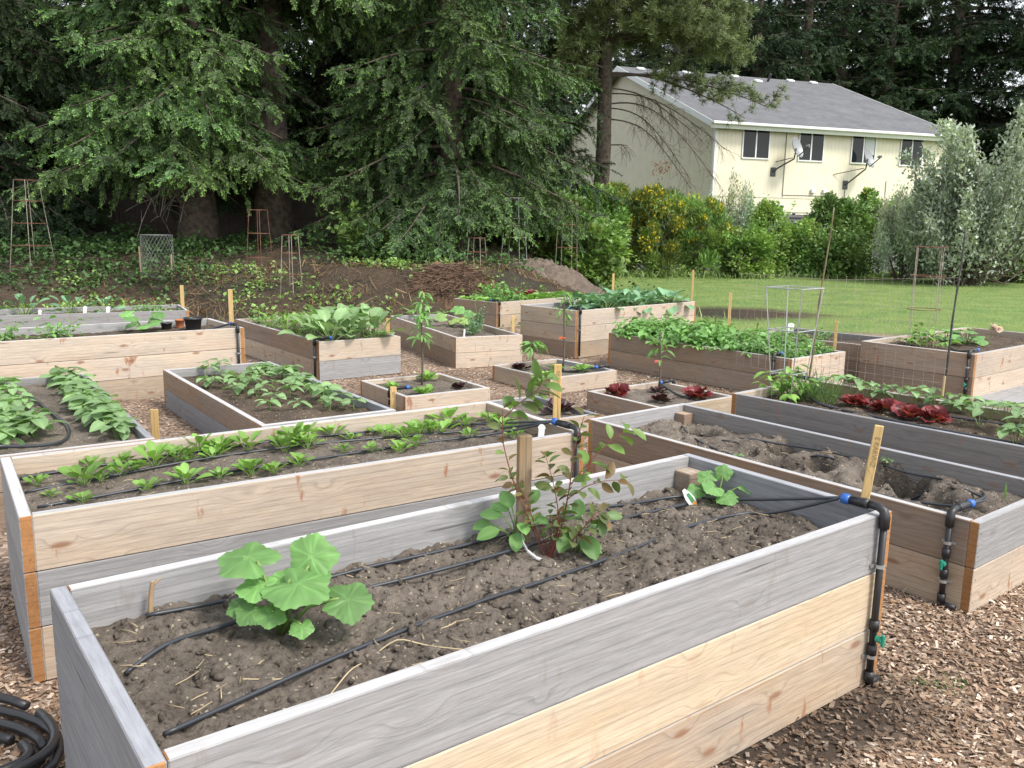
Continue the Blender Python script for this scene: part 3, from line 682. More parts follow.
for i,p in enumerate(C_pl):
    r,j,n=o[i];size='tiny ' if p[2]<13 else 'bushy ' if p[2]>22 else 'young '
    sp.put(at('C',p[0],p[1],-.004),rng.uniform(0,6),p[2]/27.+.15,'%sspinach plant, %s from the left in the %s row of its bed'%(size,ORD[j] if j<len(ORD) else 'last',r),'spinach plants in the long bed')
sp.clean()

# --- bean and squash seedlings
def mk_bean(n=3,L=.085,h=.09):
    a=MB();b=MB();v,f,vt=blade(5,1,.72,.32,.3,.1,.75,nw=5)
    for k in range(n):
        top=V(rng.normal(0,.025),rng.normal(0,.025),h*rng.uniform(.55,1.1));b.tube([(0,0,-.01),top*.5+V(.004,0,0),top],[.0025,.002,.0015],5,cap=False)
        az=rng.uniform(0,6.28)
        for s in (0,2.,-2.):
            d=sph(az+s,rng.uniform(-.25,.25));q=top+d*.02
            a.many(v,f,frames(d[None],(UP+rng.normal(0,.25,3))[None]),q[None],np.array([L*rng.uniform(.75,1.15)]),np.array([[1,1,1]])*rng.uniform(.8,1.2),0,vt)
            b.tube([top,q],.0013,4,cap=False)
    r=thing('bean_seedling','plant','bean plant');a.build('leaves',LEAF_B,r,smooth=True);b.build('stems',STEM,r,smooth=True);return r
bn=Stock([mk_bean(int(rng.integers(2,5))) for _ in range(5)])
E_pl=[(0.32,2.28),(0.36,1.93),(0.45,2.36),(0.38,1.61),(0.37,1.42),(0.69,2.13),(0.8,2.3),(0.59,1.69),(0.83,2.15),(0.52,1.28),(0.81,1.78),(0.57,1.02),(0.74,1.3),(0.37,1.14),(0.41,0.9),(0.5,0.65),(0.82,1.48),(0.83,1.1),(0.3,0.68),(0.84,1.95),(0.77,0.82),(0.76,0.53),(0.79,0.35),(0.7,0.71),(0.64,0.44),(.2,1.75),(.22,1.2),(.58,2.0)]
ec=lambda p:'left' if p[0]<.45 else 'middle' if p[0]<.7 else 'right'
oo=rowed([(-p[1],p[0]) for p in E_pl],lambda q:ec((q[1],q[0])),['left','middle','right'])
for i,p in enumerate(E_pl):
    r,j,n=oo[i]
    bn.put(at('E',p[0],p[1],-.004),rng.uniform(0,6),rng.uniform(.9,1.4),'bean seedling, %s from the far end in the %s row behind the spinach'%(ORD[j],r),'bean seedlings behind the spinach bed')
D_r=[(0.12,0.79),(0.38,0.8),(0.78,0.81),(1.11,0.8),(1.4,0.8),(1.72,0.81),(1.97,0.8),(0.58,0.76),(1.25,0.74),(1.58,0.74),(.25,.74),(.95,.74),(1.85,.73),(2.15,.78)]
D_l=[(0.19,0.37),(0.62,0.38),(1.01,0.39),(1.23,0.31),(1.5,0.38),(1.77,0.3),(1.88,0.39),(2.0,0.24),(.4,.3),(.8,.29),(1.1,.25),(1.4,.24),(1.65,.36)]
db=Stock([mk_bean(int(rng.integers(3,6)),.1,.1) for _ in range(4)])
for lst,nm in((D_r,'right'),(D_l,'left')):
    for j,p in enumerate(sorted(lst)):
        db.put(at('D',p[0],p[1],-.004),rng.uniform(0,6),rng.uniform(.85,1.2),'big seedling %s from the far end, %s row of the left edge bed'%(ORD[j],nm),'bean seedlings in the left edge bed')

# --- collards and chard in bed H
def mk_collard(n,L,el0,el1,pet,mat,Wd=.62,name='collard_plant',cat='collard'):
    a=MB();b=MB();rosette(a,b,n,.03,el0,el1,pet,L,blade(8,1,Wd,.52,.36,.14,.42,.012,5),stemr=.005,twist=.6,elk=1.3)
    r=thing(name,'plant',cat);a.build('leaves',mat,r,smooth=True);b.build('stems',STEM,r,smooth=True);return r
hc=Stock([mk_collard(int(rng.integers(12,16)),.26,.45,1.35,.19,LEAF_C,.72) for _ in range(3)])
Hp=[(.16,.5),(.2,.16),(.46,.2),(.72,.2),(.52,.6),(.8,.55),(.78,.95),(.5,1.05)]
Hl=['at the front left corner','drooping over the front left edge','drooping over the middle of the front board','drooping over the front right corner','in the middle of the second row','at the right end of the second row','at the right end of the third row','in the middle of the third row']
for p,l in zip(Hp,Hl):hc.put(at('H',*p),rng.uniform(0,6),rng.uniform(.85,1.1),'large pale green leafy plant %s'%l,'large leafed plants in the overflowing bed')
hd=Stock([mk_collard(13,.16,.3,1.2,.12,LEAF,.45,'chard_plant','chard') for _ in range(2)])
for p,l in zip([(.2,1.0),(.24,1.4),(.48,1.5),(.75,1.5),(.2,1.75)],['left of the pale leaves','second along the left board','in the middle of its bed','beside the right board','third along the left board']):
    hd.put(at('H',*p),rng.uniform(0,6),rng.uniform(.85,1.1),'dark green chard %s in the overflowing bed'%l,'chard in the overflowing bed')
def mk_bushy(n,L,h,mat,name,cat,spread=.12,lw=.5,leafl=5,r_=None):
    """stems with compound leaves: leaflets along each leaf"""
    a=MB();b=MB();v,f,vt=blade(4,1,lw,.42,.3,.15,.7)
    for k in range(n):
        az=k*2.4+rng.uniform(0,.8);el=rng.uniform(.35,1.35);ln=h*rng.uniform(.55,1.05)
        d=sph(az,el);p0=V(rng.normal(0,spread*.35),rng.normal(0,spread*.35),0);pts=np.array([p0+d*ln*t*spread/.12*V(1,1,0)+UP*ln*(math.sin(el)*t-.12*t*t) for t in(0,.4,.7,1)])
        b.tube(pts,[.004,.003,.002,.0015],4,cap=False)
        for j in range(leafl):
            t=.35+.65*j/(leafl-1);q=np.array([np.interp(t,[0,.4,.7,1],pts[:,c]) for c in range(3)])
            for s in((-1,1) if j<leafl-1 else (0,)):
                dd=sph(az+s*1.05+rng.normal(0,.2),rng.uniform(-.35,.3))
                a.many(v,f,frames(dd[None],(UP+rng.normal(0,.35,3))[None]),q[None],np.array([L*rng.uniform(.7,1.2)*(1.2 if s==0 else 1)]),np.array([[1,1,1]])*rng.uniform(.75,1.3),0,vt)
    r=thing(name,'plant',cat);a.build('leaves',mat,r,smooth=True);b.build('stems',STEM,r,smooth=True);return r
sm=Stock([mk_bushy(10,.05,.26,LEAF_P,'tomato_seedling','tomato plant',.1,.4)])
for p,l in zip([(.45,2.1),(.25,2.25),(.7,2.2)],['middle','left','right']):sm.put(at('H',*p),rng.uniform(0,6),.9,'small tomato plant, %s one of three at the far end of the overflowing bed'%l,'small tomato plants')

# --- potatoes in bed L: a closed canopy
po=Stock([mk_bushy(17,.07,.3,LEAF_P,'potato_plant','potato plant',.13,.62) for _ in range(4)])
for i in range(10):
    for j in range(4):
        x=.14+i*.222+rng.normal(0,.025);y=.14+j*.215+rng.normal(0,.02)
        po.put(at('L',x,y),rng.uniform(0,6),rng.uniform(.85,1.12)*(.75 if x>2.05 else 1),'leafy potato plant in the closed green canopy of the potato bed','potato plants filling their bed')

# --- cabbages in K
kc=Stock([mk_collard(13,.24,.15,1.2,.13,LEAF_K,.62,'cabbage_plant','cabbage') for _ in range(3)])
q=0
for j,y in enumerate((.22,.48,.74)):
    for i in range(7):
        kc.put(at('K',.78+i*.25+rng.normal(0,.02),y+rng.normal(0,.02)),rng.uniform(0,6),rng.uniform(.85,1.1),'blue green cabbage, %s from the left in the %s row of the tall bed'%(ORD[i],('front','middle','back')[j]),'cabbages in the tall bed')
# --- salad greens in J
def frilly(Wd,wave,red):
    v,f,vt=blade(7,1,Wd,.72,.06,.12,.3,wave,7);u=v[:,1:2]/v[:,1].max();g=(1-sstep(.0,.5,u))
    vt=np.where(np.abs(v[:,:1])<.02,1.1,1.)*np.ones((len(v),3))
    if red:vt=vt*(1-g)+np.array([[.9,4.5,1.8]])*g
    else:vt=vt*(1-g)+np.array([[1.5,1.4,1.8]])*g
    return v,f,vt
def mk_lettuce(n,L,mat,name,cat='lettuce',el0=.45,el1=1.4,Wd=.75,wave=.05):
    a=MB();rosette(a,None,n,.01,el0,el1,.02,L,frilly(Wd,wave,mat in (LEAF_R,LEAF_D)),stemr=.002,twist=1.2,tint=(.65,1.4));return single(name,a,mat,cat)
lj=Stock([mk_lettuce(12,.16,LEAF,'green_lettuce') for _ in range(2)])
for i in range(6):lj.put(at('J',.15+.0*i,.12+i*.14),rng.uniform(0,6),.9,'pale green lettuce, %s from the near corner along the left board of the farthest bed'%ORD[i],'lettuces along the left board of the farthest bed')
pj=Stock([mk_bushy(16,.07,.42,LEAF_P,'pea_bush','pea plant',.11,.5,6) for _ in range(2)])
for i,(x,y) in enumerate([(.42,.3),(.5,.6),(.7,.78),(.75,.4)]):pj.put(at('J',x,y),rng.uniform(0,6),rng.uniform(.85,1.1),'tall bushy pea plant behind the lettuces, %s from the left in the farthest bed'%ORD[i],'bushy peas in the farthest bed')
rl=Stock([mk_lettuce(20,.125,LEAF_R,'red_lettuce',wave=.09,Wd=.85) for _ in range(3)])
for i in range(6):rl.put(at('J',1.05+.12*i,.78),rng.uniform(0,6),1.25,'red lettuce, %s from the left in the back row of the farthest bed'%ORD[i],'red lettuces in the farthest bed')
for i in range(9):
    for j in range(2):lj.put(at('J',1.0+.165*i,.2+.26*j),rng.uniform(0,6),rng.uniform(.7,1.),'yellow green lettuce %s from the left in the %s front row, farthest bed'%(ORD[i],('first','second')[j]),'lettuce rows in the farthest bed')

# --- reds and greens of the small square beds
gl=Stock([mk_lettuce(13,.11,LEAF,'green_lettuce') for _ in range(2)])
for b,x,y,s,l in [('M',.3,.18,.75,'small green lettuce beside the drip connector in the short stake bed'),('M',.16,.62,1.0,'larger green lettuce behind the tall sapling'),('M',.74,.27,.9,'green lettuce nearest the camera beside the tall sapling'),
                  ('N',.66,.2,.95,'green lettuce at the front of the two sapling bed'),('N',.42,.5,1.,'green lettuce at the foot of the tall two sapling bed tree'),('N',.62,.68,1.05,'green lettuce beside the blue connector in the two sapling bed')]:
    gl.put(at(b,x,y),rng.uniform(0,6),s,l)
dl=Stock([mk_lettuce(12,.12,LEAF_D,'purple_lettuce') for _ in range(2)])
for b,x,y,s,l in [('M',.6,.7,.7,'small purple lettuce at the right corner of the short stake bed'),('N',.2,.2,.95,'purple lettuce at the left corner of the two sapling bed'),('S',.55,.78,1.25,'upright dark purple lettuce right of the tall lettered stake'),
                  ('O',.24,.64,.8,'dark purple lettuce at the foot of the sapling with the pink ribbon'),('O',.56,.33,.85,'dark purple lettuce at the front of the red lettuce bed')]:
    dl.put(at(b,x,y),rng.uniform(0,6),s,l)
for x,y,s,l in [(.17,.2,1.05,'red lettuce at the left corner of the small red lettuce bed'),(.62,.72,1.2,'pinkish red lettuce at the right corner of the small red lettuce bed')]:rl.put(at('O',x,y),rng.uniform(0,6),s,l)
for x,y,l in [(.62,.55,'first'),(.82,.54,'second'),(1.02,.52,'third'),(1.17,.5,'fourth')]:rl.put(at('P',x,y),rng.uniform(0,6),.95,'dark red frilly lettuce, %s from the left in the dark grey bed'%l,'red lettuces in the dark grey bed')

# --- herbs, tomato and peas in P
def mk_feather(h=.22,n=44):
    a=MB();v,f,vt=blade(1,1,.09,.5,.1,.0,.7,nw=2)
    for k in range(n):
        az=rng.uniform(0,6.28);el=rng.uniform(.6,1.45);d=sph(az,el);ln=h*rng.uniform(.5,1.);p0=V(rng.normal(0,.03),rng.normal(0,.03),0)
        for t in np.linspace(.2,1,9):
            q=p0+d*ln*t;m_=5;dd=nrm(d*.8+rng.normal(0,.7,(m_,3)));a.many(v,f,frames(dd,UP+rng.normal(0,.4,(m_,3))),np.repeat(q[None],m_,0),rng.uniform(.02,.04,m_),rng.uniform(.75,1.3,(m_,1)).repeat(3,1))
        a.tube([p0,p0+d*ln],.0015,4,cap=False)
    return single('fennel_plant',a,LEAF_F,'herb')
fe=Stock([mk_feather(),mk_feather()])
for x,y,s,l in [(.25,.5,1.1,'feathery light green herb, leftmost clump behind the dark grey board'),(.36,.52,1.15,'feathery light green herb, middle clump behind the dark grey board'),(.46,.5,.95,'feathery light green herb next to the red lettuces')]:fe.put(at('P',x,y),rng.uniform(0,6),s,l)
tm=Stock([mk_bushy(13,.075,.34,LEAF,'tomato_plant','tomato plant',.09,.5)])
tm.put(at('P',.14,.48),1.,1.,'bright green tomato plant inside the galvanised square cage')
tm.put(at('Q',.3,.68),2.,1.,'spindly tomato plant inside the rusty cage of the right edge bed')
bp_=Stock([mk_bean(int(rng.integers(3,6)),.07,.13) for _ in range(3)])
for i,(x,y) in enumerate([(.36,.84),(.42,.9),(.53,.88),(.63,.9),(.79,.9),(.95,.88),(1.07,.9),(1.21,.9),(1.33,.9),(1.44,.88),(.28,.9),(1.58,.86),(1.7,.9),(.7,.86)]):
    pass
PP=[(.3,.86),(.42,.9),(.53,.87),(.64,.9),(.76,.87),(.88,.9),(1.0,.87),(1.12,.9),(1.24,.87),(1.36,.9),(1.48,.87),(1.6,.9),(1.74,.86),(1.9,.9)]
for i,p in enumerate(PP):bp_.put(at('P',*p),rng.uniform(0,6),rng.uniform(.9,1.3),'young pea plant, %s from the left along the back board of the dark grey bed'%ORD[i],'young peas along the back board')
for i,p in enumerate([(1.42,.6),(1.59,.61),(1.74,.3),(1.7,.7),(1.9,.5)]):bp_.put(at('P',*p),rng.uniform(0,6),1.25,'light green bean plant, %s past the red lettuces in the dark grey bed'%ORD[i],'bean plants past the red lettuces')

# --- broad lobed squash leaves
def squashleaf(R=1.,lob=.12,seed=0,ser=.035,cup=.1,notch=.42):
    r_=np.random.default_rng(seed);n=110;th=np.linspace(0,2*PI,n,endpoint=False)
    # y forward is the tip; the stalk joins at a notch at the back
    tri_=1-np.abs((((th-PI/2)*5/2/PI+.5)%1)-.5)*2;rad=R*(.81+.19*tri_+.03*np.cos(3*(th-PI/2)+seed)+ser*1.8*(np.abs(((th*19/2/PI)%1)-.5)*2-.5)+r_.normal(0,ser*.3,n))
    back=np.exp(-((np.angle(np.exp(1j*(th+PI/2))))/.26)**2);rad*=1-notch*back
    v=[(0,0,0)];t=[(1.3,1.3,1.5)];rings=(.16,.32,.48,.64,.8,.92,1.)
    for q in rings:
        for k in range(n):
            vein=abs(math.cos(2.5*(th[k]-PI/2)))**50
            v.append((1.08*rad[k]*q*math.cos(th[k]),rad[k]*q*math.sin(th[k]),-cup*R*q*q+R*.05*q*q*math.sin(th[k]*2+seed)+R*.09*float(fbm(rad[k]/R*q*math.cos(th[k])*3.2+seed*3,rad[k]/R*q*math.sin(th[k])*3.2,3,seed))-.008*R*vein));e=(1+.38*vein*(1-.4*q))*(1+.08*math.sin(th[k]*4+q*5+seed))*(1.06 if q>.9 else 1);t.append((e,e*1.0,e*1.1))
    f=[];n_=n
    tri=[(0,1+k,1+(k+1)%n) for k in range(n)]
    for i in range(len(rings)-1):
        for k in range(n):f.append((1+i*n+k,1+(i+1)*n+k,1+(i+1)*n+(k+1)%n,1+i*n+(k+1)%n))
    return np.array(v),np.array(tri),np.array(f),np.array(t)
def add_sq(mb,c,d,up,R,seed,tint=1.,cup=.12):
    R*=.94
    v,tri,f,t=squashleaf(1.,.065,seed,cup=cup);M=frames(V(*d),V(*up))[None];v=v+V(0,.33,0)
    mb.many(v,tri,M,V(*c)[None],np.array([R]),np.ones((1,3))*tint,0,t);mb.many(v,f,M,V(*c)[None],np.array([R]),np.ones((1,3))*tint,0,t)
def squash(name,base,leaves,label,cat='squash plant',mat=LEAF_S,stem_r=.0045,nameleaf='leaf'):
    """leaves: (tip of the stalk relative to base, blade direction, blade up, radius, tint)"""
    r=thing(name,label,cat,base);st=MB()
    for k,(c,d,u,R,ti) in enumerate(leaves):
        c=V(*c);mb=MB();add_sq(mb,(0,0,0),d,u,R,k*3+1,ti);mb.build(nameleaf,mat,r,loc=tuple(c),smooth=True)
        st.tube([(0,0,-.02),c*.45+V(0,0,.02),c*.85+V(0,0,.008),c],[stem_r*1.5,stem_r*1.1,stem_r,stem_r*.8],6,tint=(1,1,1))
    st.build('stems',STEM,r,smooth=True);return r
# big squash of the foreground bed; x to the right, y away, z up, from the base at the soil
b0=at('A',.49,.6,.012)
squash('squash_plant',b0,[
 ((-.065,.02,.18),(-1,.25,.1),(.08,-.22,1),.09,.78),
 ((.07,.03,.165),(.2,.45,.9),(-.1,-1,.5),.072,1.0),
 ((.03,-.02,.145),(.6,-.3,-.1),(.05,-.28,1),.098,.98),
 ((.16,-.03,.1),(1,.05,-.12),(.1,-.4,1),.075,.9),
 ((-.035,-.01,.125),(-1,-.3,-.05),(0,-.22,1),.062,1.25),
 ((-.085,-.02,.075),(-.9,-.5,-.25),(-.2,-.5,1),.045,.78),
 ((-.055,-.05,.08),(-.6,-.8,-.5),(-.2,-.8,.8),.045,.72),
 ((-.005,-.06,.075),(0,-1,-.5),(0,-.7,1),.042,1.05),
 ((.07,-.07,.045),(.3,-.9,-.5),(.1,-.6,1),.034,1.3),
 ((.01,.03,.11),(.1,.8,.5),(0,-.6,1),.05,1.3),
 ((.0,-.02,.08),(-.2,.2,.9),(0,-1,.4),.03,1.5)],'large squash plant with broad lobed leaves in the foreground bed')
b1=at('A',2.33,.66)
squash('squash_seedling',b1,[((-.02,-.03,.085),(-.7,-.7,-.1),(0,-.6,1),.05,1.05),((.02,-.05,.06),(.15,-1,-.5),(0,-.8,1),.05,1.15),((.105,.0,.085),(.9,-.3,-.35),(.3,-.5,1),.046,.95),
 ((.02,.02,.115),(.2,.3,1),(-.2,-1,.3),.038,1.1),((-.03,.02,.1),(-.6,.5,.3),(0,-.6,1),.046,1.),((-.075,.0,.06),(-.9,-.1,0),(0,-.6,1),.042,.95)],'squash seedling with four broad leaves beside the plant tag in the foreground bed',stem_r=.0032)
b2=at('I',.5,1.45)
squash('yellow_squash_plant',b2,[((-.09,0,.13),(-.9,-.2,.0),(0,-.6,1),.1,(1.9,1.5,1.6)),((.04,-.05,.1),(.5,-.6,-.1),(0,-.7,1),.09,(2.2,1.6,1.6)),((.16,-.02,.09),(.9,-.1,-.2),(0,-.6,1),.085,(2.,1.5,1.4)),((.06,.08,.2),(.4,.3,.2),(0,-.5,1),.11,1.1),((.2,.1,.17),(.9,.2,0),(0,-.5,1),.1,1.2)],'yellowing squash plant in the two board bed')
pe=Stock([mk_bushy(20,.04,.42,LEAF_K,'pea_plant','pea plant',.07,.4,7)])
pe.put(at('I',.6,.85),0,1.1,'tall feathery pea plant near the front of the two board bed')
pe.put(at('I',.45,.62),2,.75,'shorter pea plant beside the white marker in the two board bed')
bl=Stock([mk_collard(7,.2,.5,1.3,.16,LEAF_C,.6,'broad_leaf_plant','leafy plant')]);bl.put(at('I',.3,2.2),0,1.,'broad leaved plant at the far end of the two board bed')
for (b,x,y,s,l,seed) in [('F',.73,.3,1.1,'squash plant with pale rounded leaves beside the black pots',1),('Q',.55,1.2,1.1,'squash plant with rounded leaves below the pink foil flower',5),('Q',.3,1.3,.8,'smaller squash plant beside the tomato cage in the right edge bed',8)]:
    L_=[]
    for k in range(8):
        a_=k*2.4+seed;L_.append((tuple(V(math.cos(a_)*.1,math.sin(a_)*.1,.1+.06*math.sin(k*1.7))*s),(math.cos(a_),math.sin(a_),-.1),(0,-.4,1),.075*s,1.1+.2*math.sin(k)))
    squash('squash_plant',at(b,x,y),L_,l)
bf=Stock([mk_bushy(15,.05,.24,LEAF_P,'strawberry_plant','leafy plant',.16,.65,3)])
for b,x,y,s,l in [('F',1.5,.35,1.1,'bushy dark green plant on the pale bed left of the squash'),('F',1.95,.5,1.,'bushy dark green plant at the left edge of the pale bed'),('G',.35,.4,1.1,'bright green bushy plant beside the stake in the grey back bed'),('G',.6,.5,.9,'lower green plant beside the bushy one in the grey back bed')]:bf.put(at(b,x,y),rng.uniform(0,6),s,l)
bc=Stock([mk_collard(12,.2,.3,1.3,.18,LEAF_K,.55,'broccoli_plant','broccoli')])
for x,y,s,l in [(1.95,.4,1.1,'blue green broccoli plant leftmost in the grey back bed'),(1.42,.4,1.05,'blue green broccoli plant between the two pale labels of the grey back bed'),(1.0,.45,.9,'blue green broccoli plant nearest the bushy plants of the grey back bed')]:bc.put(at('G',x,y),rng.uniform(0,6),s,l)
for x,y,l in [(.12,.6,'first'),(.3,.4,'second'),(.55,.6,'third')]:bf.put(at('R',x,y),rng.uniform(0,6),.8,'small leafy plant, %s from the left in the nearly empty lawn bed'%l)
bs=Stock([mk_bean(4,.06,.08)])
for b,x,y,l in [('M',.45,.75,'small seedling behind the sapling in the short stake bed'),('B',.9,.3,'tiny green seedling between the dug holes of the bare bed'),('B',1.5,.8,'tiny green seedling near the back board of the bare bed')]:bs.put(at(b,x,y),rng.uniform(0,6),.5,l)

# --- grass blades in the bare bed
def sprout(b,x,y,h,l):
    mb=MB();v,f,vt=blade(5,1,.06,.3,.12,.1,.9);n=3
    d=sph(rng.uniform(0,6,n),rng.uniform(1.2,1.5,n));mb.many(v,f,frames(d,np.repeat(V(0,1,0.1)[None],n,0)),np.zeros((n,3)),h*rng.uniform(.6,1,n),np.ones((n,3)))
    tag(mb.build('onion_shoot',LEAF,loc=tuple(at(b,x,y))),l,'shoot')
sprout('B',2.02,.4,.09,'thin green onion shoot beside the blue connector of the bare bed');sprout('B',2.15,.7,.13,'taller green onion shoot near the end of the bare bed');sprout('B',1.15,.3,.1,'bent green onion shoot beside a dug hole')

# --- blueberry bush of the foreground bed
r=thing('blueberry_bush','young blueberry bush with red stems and bronze leaves beside the wooden stake','blueberry bush',at('A',1.43,.62))
st=MB();lv=MB();v,f,vt=blade(5,1,.5,.5,.2,.2,.6)
def cane(pts,r0,leaves,tints,L=.045,start=.35):
    pts=np.array(pts,float);k=len(pts);tt=np.linspace(0,k-1,k*4);P=np.stack([np.interp(tt,np.arange(k),pts[:,j]) for j in range(3)],-1)
    for _ in range(2):P[1:-1]=(P[:-2]+2*P[1:-1]+P[2:])/4
    st.tube(P,np.linspace(r0,r0*.4,len(P)),6)
    dd=nrm(np.gradient(P,axis=0))
    for q in range(leaves):
        i=int(len(P)*(start+(1-start)*q/max(1,leaves-1)));i=min(i,len(P)-1)
        a_=q*2.4;s=nrm(np.cross(dd[i],UP)+V(.01,0,0));n_=np.cross(s,dd[i]);d=nrm(dd[i]*.5+s*math.cos(a_)+n_*math.sin(a_)*.7+V(0,0,-.15))
        lv.many(v,f,frames(d[None],(UP+rng.normal(0,.45,3))[None]),P[i][None]+d[None]*.006,np.array([L*rng.uniform(.7,1.25)]),np.array([tints[rng.integers(len(tints))]])*rng.uniform(.8,1.25),0,vt)
OL=[(1,1,1),(1.15,1.25,1.),(1.35,.95,.9),(.9,1.25,1.1),(1.05,1.3,1.),(1.5,.8,.9)];GR=[(1.2,1.75,1.),(1.4,1.9,1.2)]
cane([(-.01,0,-.02),(-.06,0,.1),(-.125,.0,.25),(-.165,.01,.39),(-.165,.01,.5)],.0034,12,OL,.05,.5)
cane([(-.16,.01,.47),(-.11,.02,.52),(-.06,.02,.55),(-.03,.02,.6)],.0022,22,[(1.1,1.5,1.),(1.2,1.7,1.1),(1,1.1,1)],.075,.1)
cane([(0,0,-.02),(.04,0,.12),(.06,.0,.25),(.07,.0,.38),(.1,.01,.48)],.0034,24,OL,.058,.2)
cane([(.06,0,.25),(.12,.0,.33),(.19,.01,.4),(.25,.02,.44)],.0022,11,GR,.066,.2)
cane([(.05,0,.2),(.11,-.01,.25),(.17,-.01,.27),(.24,0,.27)],.0022,11,GR+OL,.058,.2)
cane([(0,0,0),(.03,-.01,.12),(.01,-.01,.24),(-.02,0,.34)],.0026,28,OL,.054,.2)
cane([(.02,0,.0),(.1,-.02,.1),(.15,-.02,.17),(.17,-.02,.15)],.0026,22,OL,.055,.2)
cane([(-.01,0,.0),(-.05,0,.1),(-.09,.01,.22),(-.14,.02,.27)],.0022,26,OL,.045,.3)
for k in range(9):
    a_=rng.uniform(0,6.28);cane([(0,0,-.01),(.02*math.cos(a_),.02*math.sin(a_),.05),(.05*math.cos(a_),.03*math.sin(a_),rng.uniform(.09,.16))],.0022,3,OL,.03,.6)
st.build('canes',REDSTEM,r,smooth=True);lv.build('leaves',LEAF_O,r,smooth=True)
def broad(base,lv_,label):
    r=thing('potato_seedling',label,'potato plant',base);a=MB();b=MB();v,f,vt=blade(7,1,.66,.42,.16,.12,.6,nw=5)
    for c,d,L_,t_ in lv_:
        c=V(*c);a.many(v,f,frames(V(*d)[None],V(0,-.55,1)[None]+rng.normal(0,.12,(1,3))),c[None],np.array([L_]),np.ones((1,3))*t_,0,vt);b.tube([(0,0,-.02),c*.5+V(0,0,.015),c],.0025,5)
    a.build('leaves',LEAF_S,r,smooth=True);b.build('stems',STEM,r,smooth=True)
broad(at('A',1.37,.72),[((-.05,.0,.1),(-.9,.2,.1),.085,.9),((-.02,.0,.13),(-.4,.5,.5),.08,1.),((.02,.01,.14),(.5,.4,.4),.08,1.),((-.06,-.02,.06),(-.9,-.3,-.2),.085,.85),((.0,-.04,.06),(-.1,-1,-.5),.08,.85),((-.03,.02,.11),(-.8,.4,.3),.075,1.1),((.03,-.01,.1),(.7,-.3,0),.08,1.),((-.09,.01,.07),(-1,.1,-.2),.07,.9),((.01,-.03,.09),(.2,-.8,-.1),.07,1.1)],'low broad leaved green plant left of the blueberry bush')
broad(at('A',1.53,.6),[((.02,-.02,.07),(.4,-.8,-.5),.1,.85),((-.03,-.02,.08),(-.4,-.8,-.5),.085,.95),((.04,.0,.1),(.9,.1,-.1),.08,1.),((.0,.01,.12),(.1,.5,.6),.075,1.1),((.03,-.01,.05),(.8,-.5,-.4),.07,.9)],'smaller broad leaved green plant right of the blueberry bush')

# --- saplings
def sapling(b,x,y,h,crown,label,n=34,L=.12,spread=.14,ribbon=None,rz=0):
    p=at(b,x,y);r=thing('peach_sapling',label,'sapling',p,rz,'saplings of the small square beds')
    t=MB();k=np.linspace(0,1,7);t.tube(np.stack([.008*np.sin(k*5),.006*np.cos(k*4),k*h-.02],-1),np.linspace(.011,.006,7),7);t.build('trunk',TWIG,r,smooth=True)
    a=MB();v,f,vt=blade(5,1,.22,.4,.45,.2,.8);tw=MB()
    for q_ in range(n):
        z=h*rng.uniform(1-crown,1.02);az=rng.uniform(0,6.28);rr=spread*rng.uniform(.1,1)
        c=V(math.cos(az)*rr*.5,math.sin(az)*rr*.5,z);d=sph(az+rng.normal(0,.4),rng.uniform(-.7,.6));tw.tube([(0,0,z-.03),c],.0015,4,cap=False)
        a.many(v,f,frames(d[None],(UP+rng.normal(0,.3,3))[None]),c[None],np.array([L*rng.uniform(.7,1.2)]),np.ones((1,3))*rng.uniform(.75,1.25),0,vt)
    a.build('leaves',LEAF_P,r,smooth=True);tw.build('twigs',STEM,r)
    if ribbon:
        m_=MB();z=ribbon[0];a_=np.linspace(0,2*PI,9);m_.tube(np.stack([.012*np.cos(a_),.012*np.sin(a_),z+0*a_],-1),.006,5);m_.box((-.05,-.004,z-.012),(-.008,.002,z+.012),ch=.001);m_.build('ribbon',ribbon[1],r)
    return r
ORR=simple('orange_ribbon',(.62,.13,.04),.5);PKR=simple('pink_ribbon',(.6,.13,.14),.5)
sapling('M',.32,.47,.86,.5,'tall willowy sapling rising from the bed with the short stake',80,.11,.1)
sapling('N',.18,.38,.3,.3,'short sapling with a flat leafy top in the two sapling bed',40,.14,.16)
sapling('N',.46,.56,.8,.42,'taller thin sapling with an orange ribbon in the two sapling bed',30,.1,.14,(.34,ORR))
sapling('O',.16,.74,.55,.5,'thin sapling with a pink ribbon in front of the potato bed',26,.1,.13,(.26,PKR))
